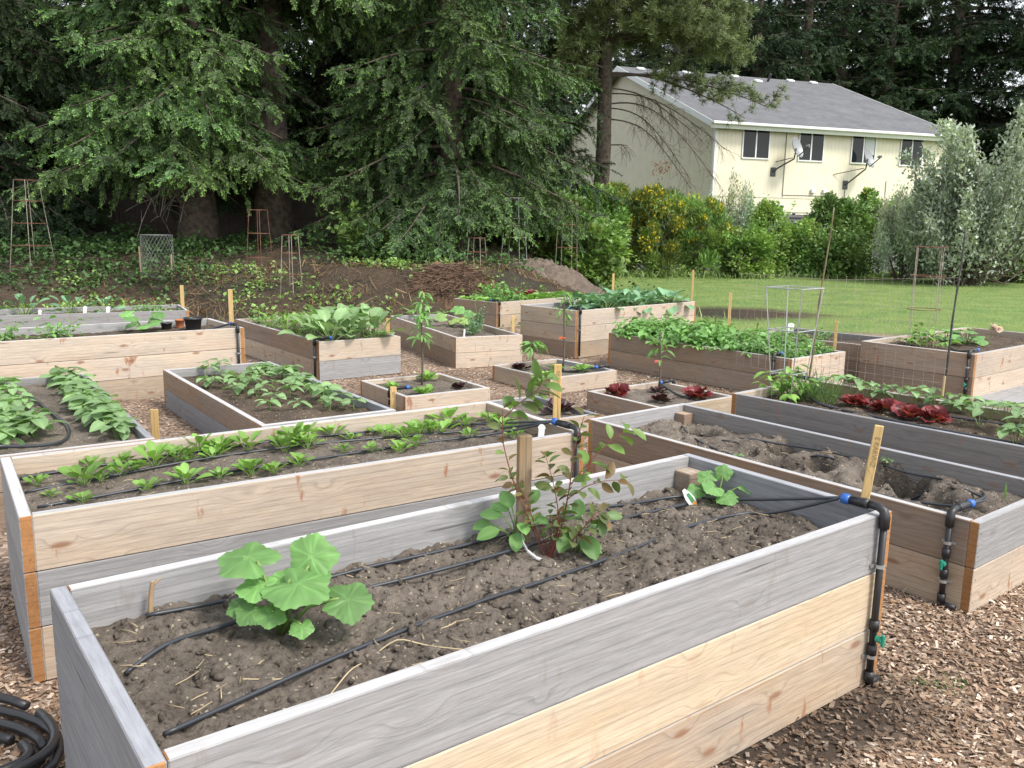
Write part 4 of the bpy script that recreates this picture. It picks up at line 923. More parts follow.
# ------------------------------------------------------------------ stakes, cages, wire, small things
def pt(px,py,Y):
    """point at distance Y along the line of sight of a place measured in the photograph"""
    d=FW+RR*(px-512)/855.2-UU*(py-384)/855.2
    return V(0,0,1.56)+d*Y/d[1]
def lettering(txt,size,parent,loc,rot,ext=.0006,mat=INK):
    cu=bpy.data.curves.new('lettering','FONT');cu.body=txt;cu.size=size;cu.extrude=ext;cu.align_x='CENTER';cu.align_y='CENTER'
    o=bpy.data.objects.new('tmp',cu);COL.objects.link(o);bpy.context.view_layer.update()
    me=bpy.data.meshes.new_from_object(o.evaluated_get(bpy.context.evaluated_depsgraph_get()))
    bpy.data.objects.remove(o);me.materials.clear();me.materials.append(mat)
    q=bpy.data.objects.new('lettering',me);COL.objects.link(q);q.parent=parent;q.location=loc;q.rotation_euler=rot;return q
def stake(x,y,z0,z1,label,rz=None,w_=.04,t_=.018,lean=(0,0),mat=W_STAKE,txt=None,size=.035):
    rz=math.atan2(x,y)*-1 if rz is None else rz
    r=thing('wooden_stake',label,'stake',(x,y,z0),rz,'wooden stakes of the beds');r.rotation_euler=(lean[0],lean[1],rz)
    h=z1-z0;mb=MB();mb.box((-w_/2,-t_/2,-.06),(w_/2,t_/2,h),ch=.0025,mats=[0,0,0,0])
    mb.add([(-w_/2,-t_/2,-.06),(w_/2,-t_/2,-.06),(w_/2,t_/2,-.06),(-w_/2,t_/2,-.06),(0,0,-.14)],[(1,0,4),(2,1,4),(3,2,4),(0,3,4)])
    mb2=MB();mb2.merge(mb,np.array([[0,0,1],[0,1,0],[-1,0,0]]))   # grain runs along local x
    o=mb2.build('post',mat,r);o.rotation_euler=(0,-PI/2,0)
    # bring the mesh upright again: local x is the stake's height
    if txt:
        lettering(txt,size,r,(0.002,-t_/2-.0004,h-.035-len(txt)*size*.33),(PI/2,-PI/2,0) if False else (PI/2,PI/2,0))
    return r
stake(.045,2.75,.47,.885,'weathered wooden stake beside the blueberry bush in the foreground bed',mat=W_OLD,w_=.046,t_=.03,rz=.25)
stake(1.335,3.115,.47,.86,'leaning wooden stake with faint vertical lettering at the front bed corner',w_=.032,t_=.016,lean=(0,.09),txt='E KARVNZ',size=.025,rz=-.35)
stake(.24,4.45,.5,.855,'upright lettered stake at the right end of the spinach bed',txt='BRANDC',size=.028,rz=0)
stake(-2.58,6.03,0,.225,'short stake in the wood chips between the seedling bed and the bean bed',w_=.055,rz=.2)
stake(-2.85,8.62,.5,.9,'tall pale stake at the corner of the pale bed with pots',w_=.045)
stake(-4.68,12.09,.3,.68,'pale stake at the right end of the grey back bed',w_=.05)
stake(-1.37,9.32,.33,.56,'stake half hidden by the overhanging large leaves',w_=.04)
stake(0,10.3,.28,.51,'stake at the right corner of the two board bed with peas',w_=.035)
stake(1.55,13.4,.5,.88,'stake in front of the soil pile behind the cabbage bed',w_=.035)
stake(2.58,12.4,.5,1.0,'tall thin stake at the right end of the cabbage bed',w_=.032)
stake(2.72,10.75,.3,.8,'stake standing behind the potato plants against the dirt patch',w_=.035)
stake(3.36,8.86,.3,.66,'stake at the right end of the potato bed',w_=.032)
b=bw('M',.7,-.012);stake(b[0],b[1],0,.2,'short orange lettered stake leaning on the small sapling bed',w_=.055,txt='BEE',size=.034,rz=.05)

def ring(mb,r,z,wr,c=(0,0),n=20,sq=False,rot=0):
    if sq:a=np.array([PI/4+k*PI/2 for k in range(5)])+rot
    else:a=np.linspace(0,2*PI,n+1)
    P=np.stack([c[0]+r*np.cos(a),c[1]+r*np.sin(a),z+0*a],-1)
    if sq:
        for i in range(4):mb.tube([P[i],P[i+1]],wr,5)
    else:mb.tube(P,wr,5)
def cage(x,y,z0,h,rt,rb,rings,label,mats=(RUST,RUST),wr=.006,legs=4,sq=False,rot=.4,group='tomato cages'):
    r=thing('tomato_cage',label,'tomato cage',(x,y,z0),0,group)
    for k in range(legs):
        a=rot+k*2*PI/legs+(PI/4 if sq else 0);mb=MB();mb.tube([(rb*math.cos(a),rb*math.sin(a),-.08),(rt*math.cos(a),rt*math.sin(a),h)],wr,5);mb.build('leg',mats[0],r)
    for i,t in enumerate(rings):
        mb=MB();ring(mb,rb+(rt-rb)*t+.003,h*t,wr,sq=sq,rot=rot);mb.build('ring',mats[1] if i%2==0 else mats[-1],r)
    return r
def onland(px,py,Y):
    p=pt(px,py,Y);return p[0],p[1],float(TZ(p[0],p[1]))
def cage_px(px,yt,Y,rt,rb,rings,label,mats,zb=None):
    p=pt(px,yt,Y);z0=float(TZ(p[0],p[1]));cage(p[0],p[1],z0,p[2]-z0,rt,rb,rings,label,mats)
cage_px(26,180,17.5,.22,.42,(1,.77,.52,.27,.03),'tall rusty tomato cage at the far left before the dark trees',(RUSTG,RUST))
cage_px(258,210,17.6,.18,.27,(1,.6,.18),'rusty tomato cage on the earth berm below the big trunk',(RUST,RUST))
cage_px(290,235,15.6,.14,.2,(1,.68,.3),'rusty topped tomato cage standing on the slope of the berm',(RUSTG,RUST))
cage_px(477,238,17.6,.17,.23,(1,.5,.15),'small rusty tomato cage behind the farthest salad bed',(RUSTG,RUST))
cage_px(515,198,19.2,.2,.33,(1,.7,.42,.1),'tall grey tomato cage left of the soil pile',(GALV,RUSTG))
cage_px(568,202,20.5,.23,.3,(1,.7,.4,.1),'grey tomato cage among the bushes behind the soil pile',(RUSTG,RUST))
q=bw('Q',.3,.68);cage(q[0],q[1],q[2],1.03,.17,.16,(1,.71,.37,.05),'rusty tomato cage in the right edge bed by the lawn',(RUSTG,RUST),wr=.0035)
q=bw('P',.14,.48);cage(q[0],q[1],q[2],.79,.2,.1,(1,.62,.23),'square galvanised tomato cage in the dark grey bed',(GALV,GALV),wr=.0042,sq=True,rot=math.radians(-49))
# bamboo poles and the wire trellis behind bed P
def pole(p0,p1,label):
    p0=V(*p0);p1=V(*p1);r=thing('bamboo_pole',label,'pole',p0,0);mb=MB();k=np.linspace(0,1,24);P=(p1-p0)*k[:,None]+.006*np.stack([np.sin(k*9),np.cos(k*7),0*k],-1)
    rad=np.where(np.arange(24)%4==0,.0095,.0075)*(1.1-.35*k);mb.tube(P,rad,7,tint=np.where(np.arange(24)%4==0,.6,1.)[:,None]*np.ones((1,3)));return r,mb
BAMB=simple('bamboo',(.17,.13,.055),.5,noise=.35,scale=12,tint=True);DPOLE=simple('dark_pole',(.035,.035,.03),.5,noise=.3,scale=10);PPOLE=simple('pale_pole_foot',(.45,.34,.18),.6)
r,mb=pole((2.42,6.92,.2),(2.55,6.99,1.76),'mottled bamboo pole leaning behind the dark grey bed');mb.build('cane',BAMB,r,smooth=True)
r,mb=pole((3.1,6.06,.2),(3.16,6.1,1.6),'dark pole with a pale foot behind the red lettuces');mb.build('cane',DPOLE,r,smooth=True)
mb=MB();mb.tube([(0,0,0),(.011,.008,.36)],.0098,7);mb.build('pale_foot',PPOLE,r)
r=thing('wire_trellis','thin wire mesh panel stretched between the two poles','trellis')
a0,a1=V(1.98,7.47,.4),V(3.12,6.05,.4);du=nrm(a1-a0);Lh=np.linalg.norm(a1-a0);mb=MB()
for k in range(int(Lh/.075)+1):
    p=a0+du*k*.075;p=p+V(0,0,0);mb.tube([p,p+V(.004*math.sin(k),0,.8+.06*k*.075/Lh)],.001,4)
for k in range(9):
    z=.1*k;mb.tube([a0+V(0,0,z),a0+du*Lh*.5+V(0,0,z-.004),a1+V(0,0,z*1.08)],.001 if k<8 else .0013,4)
mb.build('mesh_panel',RUSTG,r)
# chicken wire cylinder at the left
p=onland(160,300,17.);r=thing('chicken_wire_cage','grey chicken wire cylinder with two sticks left of the pale stakes','wire cage',p)
mb=MB();n=26
for k in range(n):
    for s in(-1,1):
        a=np.linspace(0,s*1.6,7)+k*2*PI/n;mb.tube(np.stack([.3*np.cos(a),.3*np.sin(a),np.linspace(0,.82,7)],-1),.0017,3,cap=False)
for z in(.01,.82):ring(mb,.3,z,.005)
mb.build('wire_netting',simple('dull_wire',(.2,.21,.2),.6,.3),r)
for s,hh in((-1,.6),(1,.45)):
    mb=MB();mb.tube([(s*.3,-.1,-.05),(s*.31,-.1,hh)],.018,6);mb.build('stick',W_OLD,r)
# pots
def pot(b,x,y,R,h,label,mat,rz=0):
    r=thing('plant_pot',label,'flower pot',at(b,x,y,-.004));mb=MB();mb.lathe([(.001,.004),(R*.74,0),(R*.78,h*.1),(R*.95,h*.86),(R*1.05,h*.87),(R*1.05,h),(R*.97,h),(R*.93,h*.86),(R*.9,h*.7)],24);mb.build('pot',mat,r,smooth=True)
    m_=MB();m_.lathe([(.001,h*.72),(R*.5,h*.735),(R*.9,h*.7)],16);m_.build('potting_soil',SOIL_D,r,smooth=True)
pot('F',.3,.42,.085,.14,'large black plastic pot on the soil of the pale bed',BLACK)
pot('F',.5,.24,.055,.07,'small black plastic pot beside the large one',BLACK)
pot('F',.34,.13,.045,.09,'small terracotta pot behind the black pots',simple('terracotta',(.42,.14,.06),.8,noise=.2))
# white markers
def marker(b,x,y,h,label,w_=.03,lean=.1):
    mb=MB();mb.box((-w_/2,-.001,-.04),(w_/2,.001,h*.75),ch=.0005);a=np.linspace(0,PI,9);v=np.stack([w_*.62*np.cos(a),-.0016+0*a,h*.75+(h*.25)*np.sin(a)],-1);v2=v+V(0,.0032,0)
    k=len(a);mb.add(np.concatenate([v,v2]),[tuple(range(k))]);mb.add(np.concatenate([v,v2]),[tuple(range(2*k-1,k-1,-1))]);mb.add(np.concatenate([v,v2]),[(i,i+k,i+1+k,i+1) for i in range(k-1)])
    o=mb.build('plant_marker',WHITE,loc=tuple(at(b,x,y)));o.rotation_euler=(-lean,lean*.6,0);tag(o,label,'plant marker')
marker('G',1.79,.75,.12,'white plant marker leftmost of three in the grey back bed',.04)
marker('G',1.27,.75,.13,'white plant marker, middle of three in the grey back bed',.045);marker('G',1.0,.78,.13,'white plant marker nearest the broccoli by the stake in the back bed',.05)
marker('I',.3,.5,.1,'white plant marker in the two board bed with peas',.02);marker('K',.6,.6,.11,'white plant marker on the bare corner of the cabbage bed',.022,.3)
marker('R',.1,.75,.12,'white tag among leaves in the nearly empty lawn bed',.07);marker('H',.42,2.2,.1,'white marker at the far end of the overflowing bed',.05);marker('C',2.25,.18,.09,'white tag beside the drip riser of the spinach bed',.03)
# picture tag and curved strip in the foreground bed
TAGM=[WHITE,simple('tag_green',(.06,.25,.09),.5),simple('tag_orange',(.62,.26,.06),.5)]
r=thing('plant_tag','white picture tag with green and orange print beside the squash seedling','plant tag',at('A',2.22,.7),.15);mb=MB()
n=9
for i in range(n):
    t0,t1=i/n,(i+1)/n
    def q_(t):
        wd=.018*math.sin(PI*min(max(t,.06),.96))**.6;return V(.055*(t-.3)-.02,-.012*math.sin(t*2),.075*(1-t)-.008),wd
    (c0,w0),(c1,w1)=q_(t0),q_(t1);d_=V(.75,.1,.62)
    mb.add([c0-d_*w0,c0+d_*w0,c1+d_*w1,c1-d_*w1],[(0,1,2,3)],0)
    if 2<=i<=5:mb.add([c0-d_*w0*.2+V(0,-.0012,0),c0+d_*w0*.7+V(0,-.0012,0),c1+d_*w1*.7+V(0,-.0012,0),c1-d_*w1*.2+V(0,-.0012,0)],[(0,1,2,3)],1)
    if 6<=i<=8:mb.add([c0-d_*w0*.1+V(0,-.0012,0),c0+d_*w0*.9+V(0,-.0012,0),c1+d_*w1*.9+V(0,-.0012,0),c1-d_*w1*.1+V(0,-.0012,0)],[(0,1,2,3)],2)
mb.build('card',TAGM,r)
mb=MB();p0=at('A',1.36,.62);base=pt(522,535,2.66)
P=[pt(x,y,2.62)+V(0,0,0) for x,y in((522,534),(523,543),(528,552),(537,559),(548,563),(556,565))]
for i in range(len(P)-1):
    d_=V(.004,.0,.0);e=V(0,.013,.004);mb.add([P[i],P[i+1],P[i+1]+e,P[i]+e],[(0,1,2,3)]);mb.add([P[i]-V(.003,0,.002),P[i+1]-V(.003,0,.002),P[i+1]+e-V(.003,0,.002),P[i]+e-V(.003,0,.002)],[(3,2,1,0)])
tag(mb.build('plant_strip',simple('silver_tag',(.62,.62,.64),.35,.3)),'curved silvery plant label strip at the foot of the blueberry bush','plant tag')
mb=MB();q=at('A',.22,.84);mb.tube([q-V(0,0,.02),q+V(.004,0,.05),q+V(.012,0,.1)],[.008,.0075,.006],6);mb.tube([q+V(.01,0,.085),q+V(.03,.01,.105)],.003,5)
tag(mb.build('cut_stem',simple('dry_stem',(.36,.25,.15),.8,noise=.3)),'dry cut stem stub poking out of the foreground bed soil','stem')
mb=MB()
for pts in([(.33,.2),(.42,.22),(.52,.26),(.6,.33),(.68,.32),(.74,.27),(.8,.2)],[(.32,.42),(.4,.37),(.46,.36)],[(1.3,.66),(1.36,.68),(1.48,.7),(1.55,.72)]):
    P=np.array([at('A',x,y,.012+.012*math.sin(x*40)) for x,y in pts]);k=len(P);tt=np.linspace(0,k-1,k*4);P=np.stack([np.interp(tt,np.arange(k),P[:,j]) for j in range(3)],-1)
    for _ in range(2):P[1:-1]=(P[:-2]+2*P[1:-1]+P[2:])/4
    mb.tube(P,.0017,5)
tag(mb.build('dry_vine',STRAW),'pale dry vine strands lying across the drip tube in the foreground bed','dry vine')
# hose coil at the lower left
r=thing('hose_coil','coiled black irrigation hoses on the wood chips by the foreground bed','hose',(-1.74,2.16,0));mb=MB()
for i,(rx,ry,z) in enumerate([(.52,.34,.022),(.47,.26,.026),(.43,.17,.03),(.5,.29,.055)]):
    a=np.linspace(.3*i,6.1+.3*i,40);m_=MB();m_.tube(np.stack([-.08+rx*np.cos(a)+.02*np.sin(3*a+i),ry*np.sin(a)+.03*i,z+.012*np.sin(2*a+i)],-1),.0145,8);m_.build('hose_loop',BLACK,r,smooth=True)
m_=MB();a=np.linspace(0,6.3,14);m_.tube(np.stack([.3+.03*np.cos(a),-.12+.02*a*0,.05+.03*np.sin(a)],-1),.006,5);m_.build('green_tie',GREEN_P,r);m_=MB();m_.tube([(.3,-.14,.03),(.33,-.12,.05)],.012,8);m_.build('blue_cap',BLUE,r)
def tuft(x,y,h,n,label,mat=GRASSM,sp=.07):
    mb=MB();v,f,vt=blade(3,1,.05,.3,.5,.1,.9);az=rng.uniform(0,6.28,n);d=sph(az,rng.uniform(.3,1.3,n));c=np.stack([rng.normal(0,sp,n),rng.normal(0,sp*.5,n),0*az],-1)
    mb.many(v,f,frames(d,UP+rng.normal(0,.2,(n,3))),c,h*rng.uniform(.4,1,n),rng.uniform(.8,1.5,(n,1)).repeat(3,1))
    tag(mb.build('grass_tuft',mat,loc=(x,y,float(TZ(x,y)))),label,'grass tuft')
tuft(1.53,2.78,.06,90,'small bright green grass tuft on the wood chips at the lower right',LEAF_F,.05)
tuft(-1.36,1.95,.1,40,'green grass sprouting through the coiled hoses',LEAF_F,.06)
r=thing('wooden_plank','flat grey plank on the ground below the right edge bed','plank',(4.62,7.72,.012),math.radians(40));mb=MB();mb.box((0,0,0),(1.6,.45,.03),ch=.004);mb.build('plank_board',W['grey'],r)
# pink foil flower in bed Q
p=at('Q',.62,1.62);r=thing('pink_foil_flower','pink foil garden flower on a thin stick in the right edge bed','ornament',p);mb=MB();mb.tube([(0,0,-.03),(0,0,.13)],.003,5);mb.build('stick',STEM,r)
mb=MB();v,f,vt=blade(4,.1,.9,.6,.2,.3,.4);n=9;az=np.arange(n)*2*PI/n;d=np.stack([np.cos(az),-.35+0*az,np.sin(az)],-1);mb.many(v*V(.1,1,1),f,frames(d,np.repeat(V(0,-1,0)[None],n,0)),np.repeat(V(0,-.005,.16)[None],n,0),np.ones(n)*.62,np.ones((n,3)));mb.build('petals',leafmat('pink_foil',(.85,.7,.73),.3,.35),r,smooth=True)

# ------------------------------------------------------------------ earth piles, straw, weeds
def pile(px,py,Y,rx,ry,h,label,mat,name,sticks=0):
    p=pt(px,py,Y);x0,y0=p[0],p[1];gx,gy=np.meshgrid(np.linspace(-1.3,1.3,90),np.linspace(-1.3,1.3,70));q=np.hypot(gx,gy)*(1+.35*fbm(gx*2+px,gy*2,3,3))
    z=h*np.clip(1-q**1.6,-.25,1)+.3*h*fbm(gx*3,gy*3,5,6)+.12*np.abs(fbm(gx*11,gy*11,3,8));X=x0+gx*rx;Y_=y0+gy*ry;Z=TZ(X,Y_)+np.where(q<1.02,z,-.15)
    mb=MB();i=np.arange(90*70).reshape(70,90);mb.add(np.stack([X,Y_,Z],-1).reshape(-1,3),np.stack([i[:-1,:-1],i[:-1,1:],i[1:,1:],i[1:,:-1]],-1).reshape(-1,4))
    r=thing(name,label,'pile');mb.build('heap',mat,r,smooth=True)
    if sticks:
        mb=MB()
        for _ in range(sticks):
            a_=rng.uniform(0,6.28);q_=math.sqrt(rng.random())*.9;x=x0+rx*q_*math.cos(a_);y=y0+ry*q_*math.sin(a_);zz=float(TZ(x,y))+h*max(0,1-q_**1.6)+.02;d=sph(rng.uniform(0,6.28),rng.uniform(-.3,.4))*rng.uniform(.1,.4)
            mb.tube([V(x,y,zz)-d,V(x,y,zz+.03),V(x,y,zz)+d],.006,4,tint=(rng.uniform(.5,1.2),)*3,cap=False)
        mb.build('twigs',simple('brown_brush',(.15,.092,.06),.9,tint=True),r)
PILE=soilmat('grey_earth',(.2,.16,.13),(.1,.078,.062),.05)
pile(566,283,19.0,1.15,.95,.3,'heaped pile of grey brown earth behind the farthest bed',PILE,'soil_pile')
pile(452,283,15.5,.7,.65,.3,'pile of reddish brown brush and twigs left of the farthest bed',soilmat('brush_soil',(.17,.11,.07),(.09,.06,.042)),'brush_pile',600)
def scatter_straw():
    n=3800;x=rng.uniform(-8.,1.,n);y=rng.uniform(13.6,17.6,n);k=(~inbed(x,y,.05))&(dirtw(x,y)>.5)&(rng.random(n)<.25+.75*(fbm(x*.9,y*.9,3,12)>0));x,y=x[k],y[k];n=len(x)
    v=np.array([[-.5,-.5,0],[.5,-.5,0],[.3,.5,.1],[-.3,.5,.1]]);d=nrm(np.stack([rng.normal(size=n),rng.normal(size=n),rng.normal(0,.35,n)],-1))
    t=np.array([(.62,.53,.42),(.36,.28,.22),(.4,.28,.2),(.26,.21,.17)])[rng.choice(4,n)]*rng.uniform(.5,1.1,(n,1))
    mb=MB();mb.many(v,[(0,1,2,3)],frames(d,UP+rng.normal(0,.4,(n,3))),np.stack([x,y,TZ(x,y)+.015],-1),np.stack([rng.uniform(.006,.016,n),rng.uniform(.08,.35,n),np.ones(n)],-1),t)
    tag(mb.build('dry_litter',STRAW),'dry brown grass and twigs strewn over the earth berm','dry litter',kind='stuff')
scatter_straw()
def cover(name,label,cat,X0,X1,Y0,Y1,n,hfun,leafv,L,mat,dens=None,colj=(.6,1.4),upright=.4):
    x=rng.uniform(X0,X1,n);y=rng.uniform(Y0,Y1,n)
    if dens is not None:
        k=rng.random(n)<dens(x,y);x,y=x[k],y[k]
    k=~inbed(x,y,.02);x,y=x[k],y[k];n=len(x);v,f,vt=leafv
    h=hfun(x,y)*rng.random(n)**.6;d=sph(rng.uniform(0,6.28,n),rng.normal(upright,.5,n))
    mb=MB();mb.many(v,f,frames(d,UP+rng.normal(0,.4,(n,3))),np.stack([x,y,TZ(x,y)+h],-1),L*rng.uniform(.6,1.3,n),rng.uniform(*colj,(n,1)).repeat(3,1),0,vt)
    return tag(mb.build(name,mat),label,cat,kind='stuff')
BL2=blade(2,1,.75,.4,.3,.15,.7)
hill=lambda s,b:(lambda x,y:np.maximum(.05,b*(.55+1.5*fbm(x*s,y*s,3,31))))
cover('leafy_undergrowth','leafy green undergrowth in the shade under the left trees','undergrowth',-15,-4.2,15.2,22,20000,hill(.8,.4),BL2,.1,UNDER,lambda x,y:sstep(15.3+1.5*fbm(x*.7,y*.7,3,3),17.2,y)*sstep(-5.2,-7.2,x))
cover('weedy_undergrowth','low weeds along the top of the earth berm','weeds',-4.6,3.2,16.6,21,4500,hill(1.1,.34),BL2,.1,UNDER,lambda x,y:np.clip(.05+1.8*fbm(x*.9,y*.9,3,41),0,1))
cover('slope_weeds','scattered green weeds on the foot of the berm','weeds',-9,.6,13.2,17.4,11000,hill(1.2,.2),BL2,.08,BUSH,lambda x,y:np.clip(.1+1.7*fbm(x*1.2,y*1.2,3,47),0,1))
cover('hedge_weeds','tall weeds along the foot of the hedge by the lawn','weeds',1.2,25,21.5,36,46000,hill(.7,1.0),blade(2,1,.5,.4,.3,.15,.7),.11,WEED,lambda x,y:sstep(.0,.9,y-(27.0+.36*(x-4))+.6*fbm(x,y,2,3))*sstep(3.2,1.,y-(27.0+.36*(x-4)))*sstep(1.2,2.4,x+.2*(y-20)))
GB=blade(2,1,.07,.3,.35,.0,.9,nw=2)
def lawn_d(x,y):return lawnw(x,y)*np.clip(1.15-(y-12)/22,.25,1)
cover('lawn_grass','short green lawn grass behind the beds on the right','grass',2,22,12,31,110000,lambda x,y:.005+0*x,GB,.07,GRASSM,lawn_d,(.7,1.5),.9)
cover('long_grass','longer grass along the beds and the foot of the hedge','grass',1.5,18,11.8,30,14000,lambda x,y:.01+0*x,GB,.3,GRASSM,lambda x,y:lawnw(x,y)*np.maximum(sstep(2.2,.8,y-25.2-.42*(x-4)+4)*0+sstep(.2,1.3,y-(25.8+.36*(x-4))),sstep(3.6,2.4,x+.12*(y-16)+fbm(x,y,2,3)*.4)*.8),(.7,1.4),1.0)

# ------------------------------------------------------------------ conifers
def spray(Ls=.38,pairs=11,seed=0):
    """flat fir spray: side twigs along a short axis, paler at the tips of the new growth"""
    r=np.random.default_rng(seed);v=[];f=[];t=[]
    def quad(p,d,l,w0,w1,c0,c1,n=V(0,0,1)):
        s=nrm(np.cross(d,n));i=len(v);v.extend([p-s*w0,p+s*w0,p+d*l+s*w1,p+d*l-s*w1]);f.append((i,i+1,i+2,i+3));t.extend([c0,c0,c1,c1])
    for i in range(pairs):
        y=Ls*(i+.4)/pairs
        for s in(-1,1):
            l=Ls*.27*(1-.45*i/pairs)*r.uniform(.75,1.2);d=nrm(V(s*.72,.75,-.22+r.normal(0,.35)));p=V(0,y,-.1*y*y/Ls)
            tip=V(2.5,2.9,1.5)*r.uniform(.7,1.15) if r.random()<.3 else V(1.15,1.2,1.05)
            n=nrm(V(r.normal(0,.6),r.normal(0,.6),1))
            quad(p,d,l*.78,.0075,.0095,V(.6,.62,.6),V(.95,.97,.95),n);quad(p+d*l*.74,d,l*.26,.0115,.007,tip*.9,tip,n)
    d=V(0,1,-.1);quad(V(0,0,0),d,Ls*.8,.009,.01,V(.55,.5,.5),V(1,1,1));quad(d*Ls*.78,d,Ls*.25,.013,.007,V(2.4,2.9,1.4),V(2.7,3.2,1.5))
    return np.array(v),np.array(f),np.array(t)
SPR=[spray(seed=k) for k in range(4)]
def conifer(H,z0,R,nb,seed,droop=1.,gap=.2,dens_top=1.,trunk=.42,skirt=1.):
    r=np.random.default_rng(seed);cr=MB();br=MB();Rm=[];P=[];S=[];T=[]
    for k in range(nb):
        u=r.random()**1.4;zb=z0+(H-z0)*u*.97;Lb=R*(1-u)**.75*r.uniform(.72,1.15)+.25;az=k*2.399+r.normal(0,.3)
        if u<.12:Lb*=skirt
        t=np.linspace(0,1,14);rr=Lb*t;z=zb+Lb*(.12*t-.42*droop*(1-.6*u)*t**1.7+.10*t**5);sw=az+.18*r.normal()*t
        C=np.stack([rr*np.cos(sw),rr*np.sin(sw),z],-1);br.tube(C,np.linspace(.012+.012*Lb,.006,14),4,cap=False)
        d=nrm(np.gradient(C,axis=0));tb=r.uniform(.72,1.3)*np.array([r.uniform(.92,1.1),1,r.uniform(.9,1.1)])
        s0=.5;step=gap
        ss=np.arange(s0 if Lb>1.2 else .15,Lb,step)
        for s in ss:
            tt=s/Lb;p=np.array([np.interp(tt,t,C[:,j]) for j in range(3)]);dd=np.array([np.interp(tt,t,d[:,j]) for j in range(3)])
            for sg in(-1,1):
                ll=min(1.15,.36*Lb*(1-tt)+.3)*r.uniform(.7,1.2);sd=nrm(np.cross(dd,UP))*sg
                ld=nrm(dd*.75+sd*.8+V(0,0,-.3*droop+r.normal(0,.32)));m_=max(1,int(round(ll/.3)))
                for q in range(m_):
                    Rm.append((ld+V(0,0,-.2*q*droop)+r.normal(0,.3,3),UP+r.normal(0,.55,3)));P.append(p+ld*.3*q+V(0,0,-.04*q*q)+r.normal(0,.05,3));S.append(r.uniform(.85,1.25));T.append(tb*r.uniform(.85,1.15))
        Rm.append((d[-1],UP));P.append(C[-1]);S.append(1.1);T.append(tb*1.1)
    D=np.array([a for a,_ in Rm]);U=np.array([b for _,b in Rm]);F_=frames(D,U);P=np.array(P);S=np.array(S);T=np.array(T);pick=r.integers(4,size=len(P))
    for k in range(4):
        k_=pick==k;cr.many(SPR[k][0],SPR[k][1],F_[k_],P[k_],S[k_],T[k_],0,SPR[k][2])
    tk=MB();k=np.linspace(0,1,9);tk.tube(np.stack([.1*np.sin(k*3+seed),.08*np.cos(k*2+seed)-.08*math.cos(seed),k*H-.3],-1),trunk*(1-.92*k)*(1+.35*np.exp(-k*25)),12)
    return cr,br,tk
def tree(name,label,cat,loc,prts,rz=0,sca=1.,group=None):
    r=thing(name,label,cat,loc,rz,group);r.scale=(sca,)*3
    for n,mb,mat in prts:mb.build(n,mat,r,smooth=(n in('trunk','branches')))
    return r
def land(x,y):return(x,y,float(TZ(x,y))-.05)
G1='tall firs behind the earth berm';G2='dark conifers behind the house'
cA=conifer(14,3.2,3.1,150,1,1.35,.16,skirt=1.0,trunk=.4)
cB=conifer(14,1.5,3.2,155,2,1.35,.16,skirt=1.0,trunk=.34)
fA=tree('fir_tree','tall fir with bright green new tips over grey dead lower branches',  'fir tree',land(-7.5,20.4),[('crown',cA[0],FIR),('branches',cA[1],BARK),('trunk',cA[2],BARK)],.4,1,G1)
for ch in fA.children:
    if ch.name.startswith(('crown','branches')):ch.location.z-=.75
# dead grey limbs hanging low on this fir
mb=MB()
for k in range(17):
    a_=rng.uniform(-2.4,-.7);L_=rng.uniform(.9,2.2);z_=rng.uniform(1.3,3.4);P=np.array([V(math.cos(a_)*L_*t,math.sin(a_)*L_*t,z_-1.0*L_*t*t*rng.uniform(.5,.9)) for t in np.linspace(0,1,7)]);mb.tube(P,np.linspace(.018,.005,7),4,cap=False)
    for q in range(7):
        i=rng.integers(2,7);d=nrm(rng.normal(size=3)+V(0,-.3,-.6))*rng.uniform(.25,.7);mb.tube([P[i],P[i]+d*.5+V(0,0,.03),P[i]+d],[.006,.004,.003],3,cap=False)
o=mb.build('dead_branches',simple('grey_dead_branch',(.2,.175,.145),.9),fA);o.rotation_euler=(0,0,-.4)
fB=tree('fir_tree','broad fir sweeping to the ground left of the house','fir tree',land(-1.55,20.6),[('crown',cB[0],FIR),('branches',cB[1],BARK),('trunk',cB[2],BARK)],0,1,G1)
def cp(src,x,y,rz,s,label,group=G1,up=0,dark=False):
    c=dup(src,land(x,y),rz,s,label,group)
    for ch in c.children:
        if ch.name.startswith(('crown','branches')):ch.location.z+=up+(.75 if src is fA else 0)
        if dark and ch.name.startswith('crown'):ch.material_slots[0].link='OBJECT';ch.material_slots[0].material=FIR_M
    return c
t2=cp(fA,-5.95,21.6,2.2,1.12,'fir with the thick dark trunk rising behind the rusty cage on the berm')
for ch in list(t2.children):
    if ch.name.startswith(('crown','branches')):ch.location.z+=2.6
for ch in list(t2.children):
    if ch.name.startswith('dead'):bpy.data.objects.remove(ch)
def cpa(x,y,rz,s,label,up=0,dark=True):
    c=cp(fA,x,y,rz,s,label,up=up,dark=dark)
    for ch in list(c.children):
        if ch.name.startswith('dead'):bpy.data.objects.remove(ch)
    return c
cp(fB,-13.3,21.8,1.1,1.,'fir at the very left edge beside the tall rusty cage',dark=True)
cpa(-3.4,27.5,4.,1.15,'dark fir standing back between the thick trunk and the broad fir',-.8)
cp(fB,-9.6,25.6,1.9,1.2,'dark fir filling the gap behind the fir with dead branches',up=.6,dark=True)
cp(fB,-9.9,33,2.2,1.3,'dark fir far back between the left trunks',dark=True);cp(fB,-4.4,34,1.2,1.3,'dark fir far back in the gap beside the thick trunk',dark=True);cp(fB,-12.2,26.2,4.4,1.1,'dark fir in the shade behind the tall rusty cage',dark=True);cpa(-15.6,25,3.,1.15,'fir at the far left edge behind the dark fence',-.5)
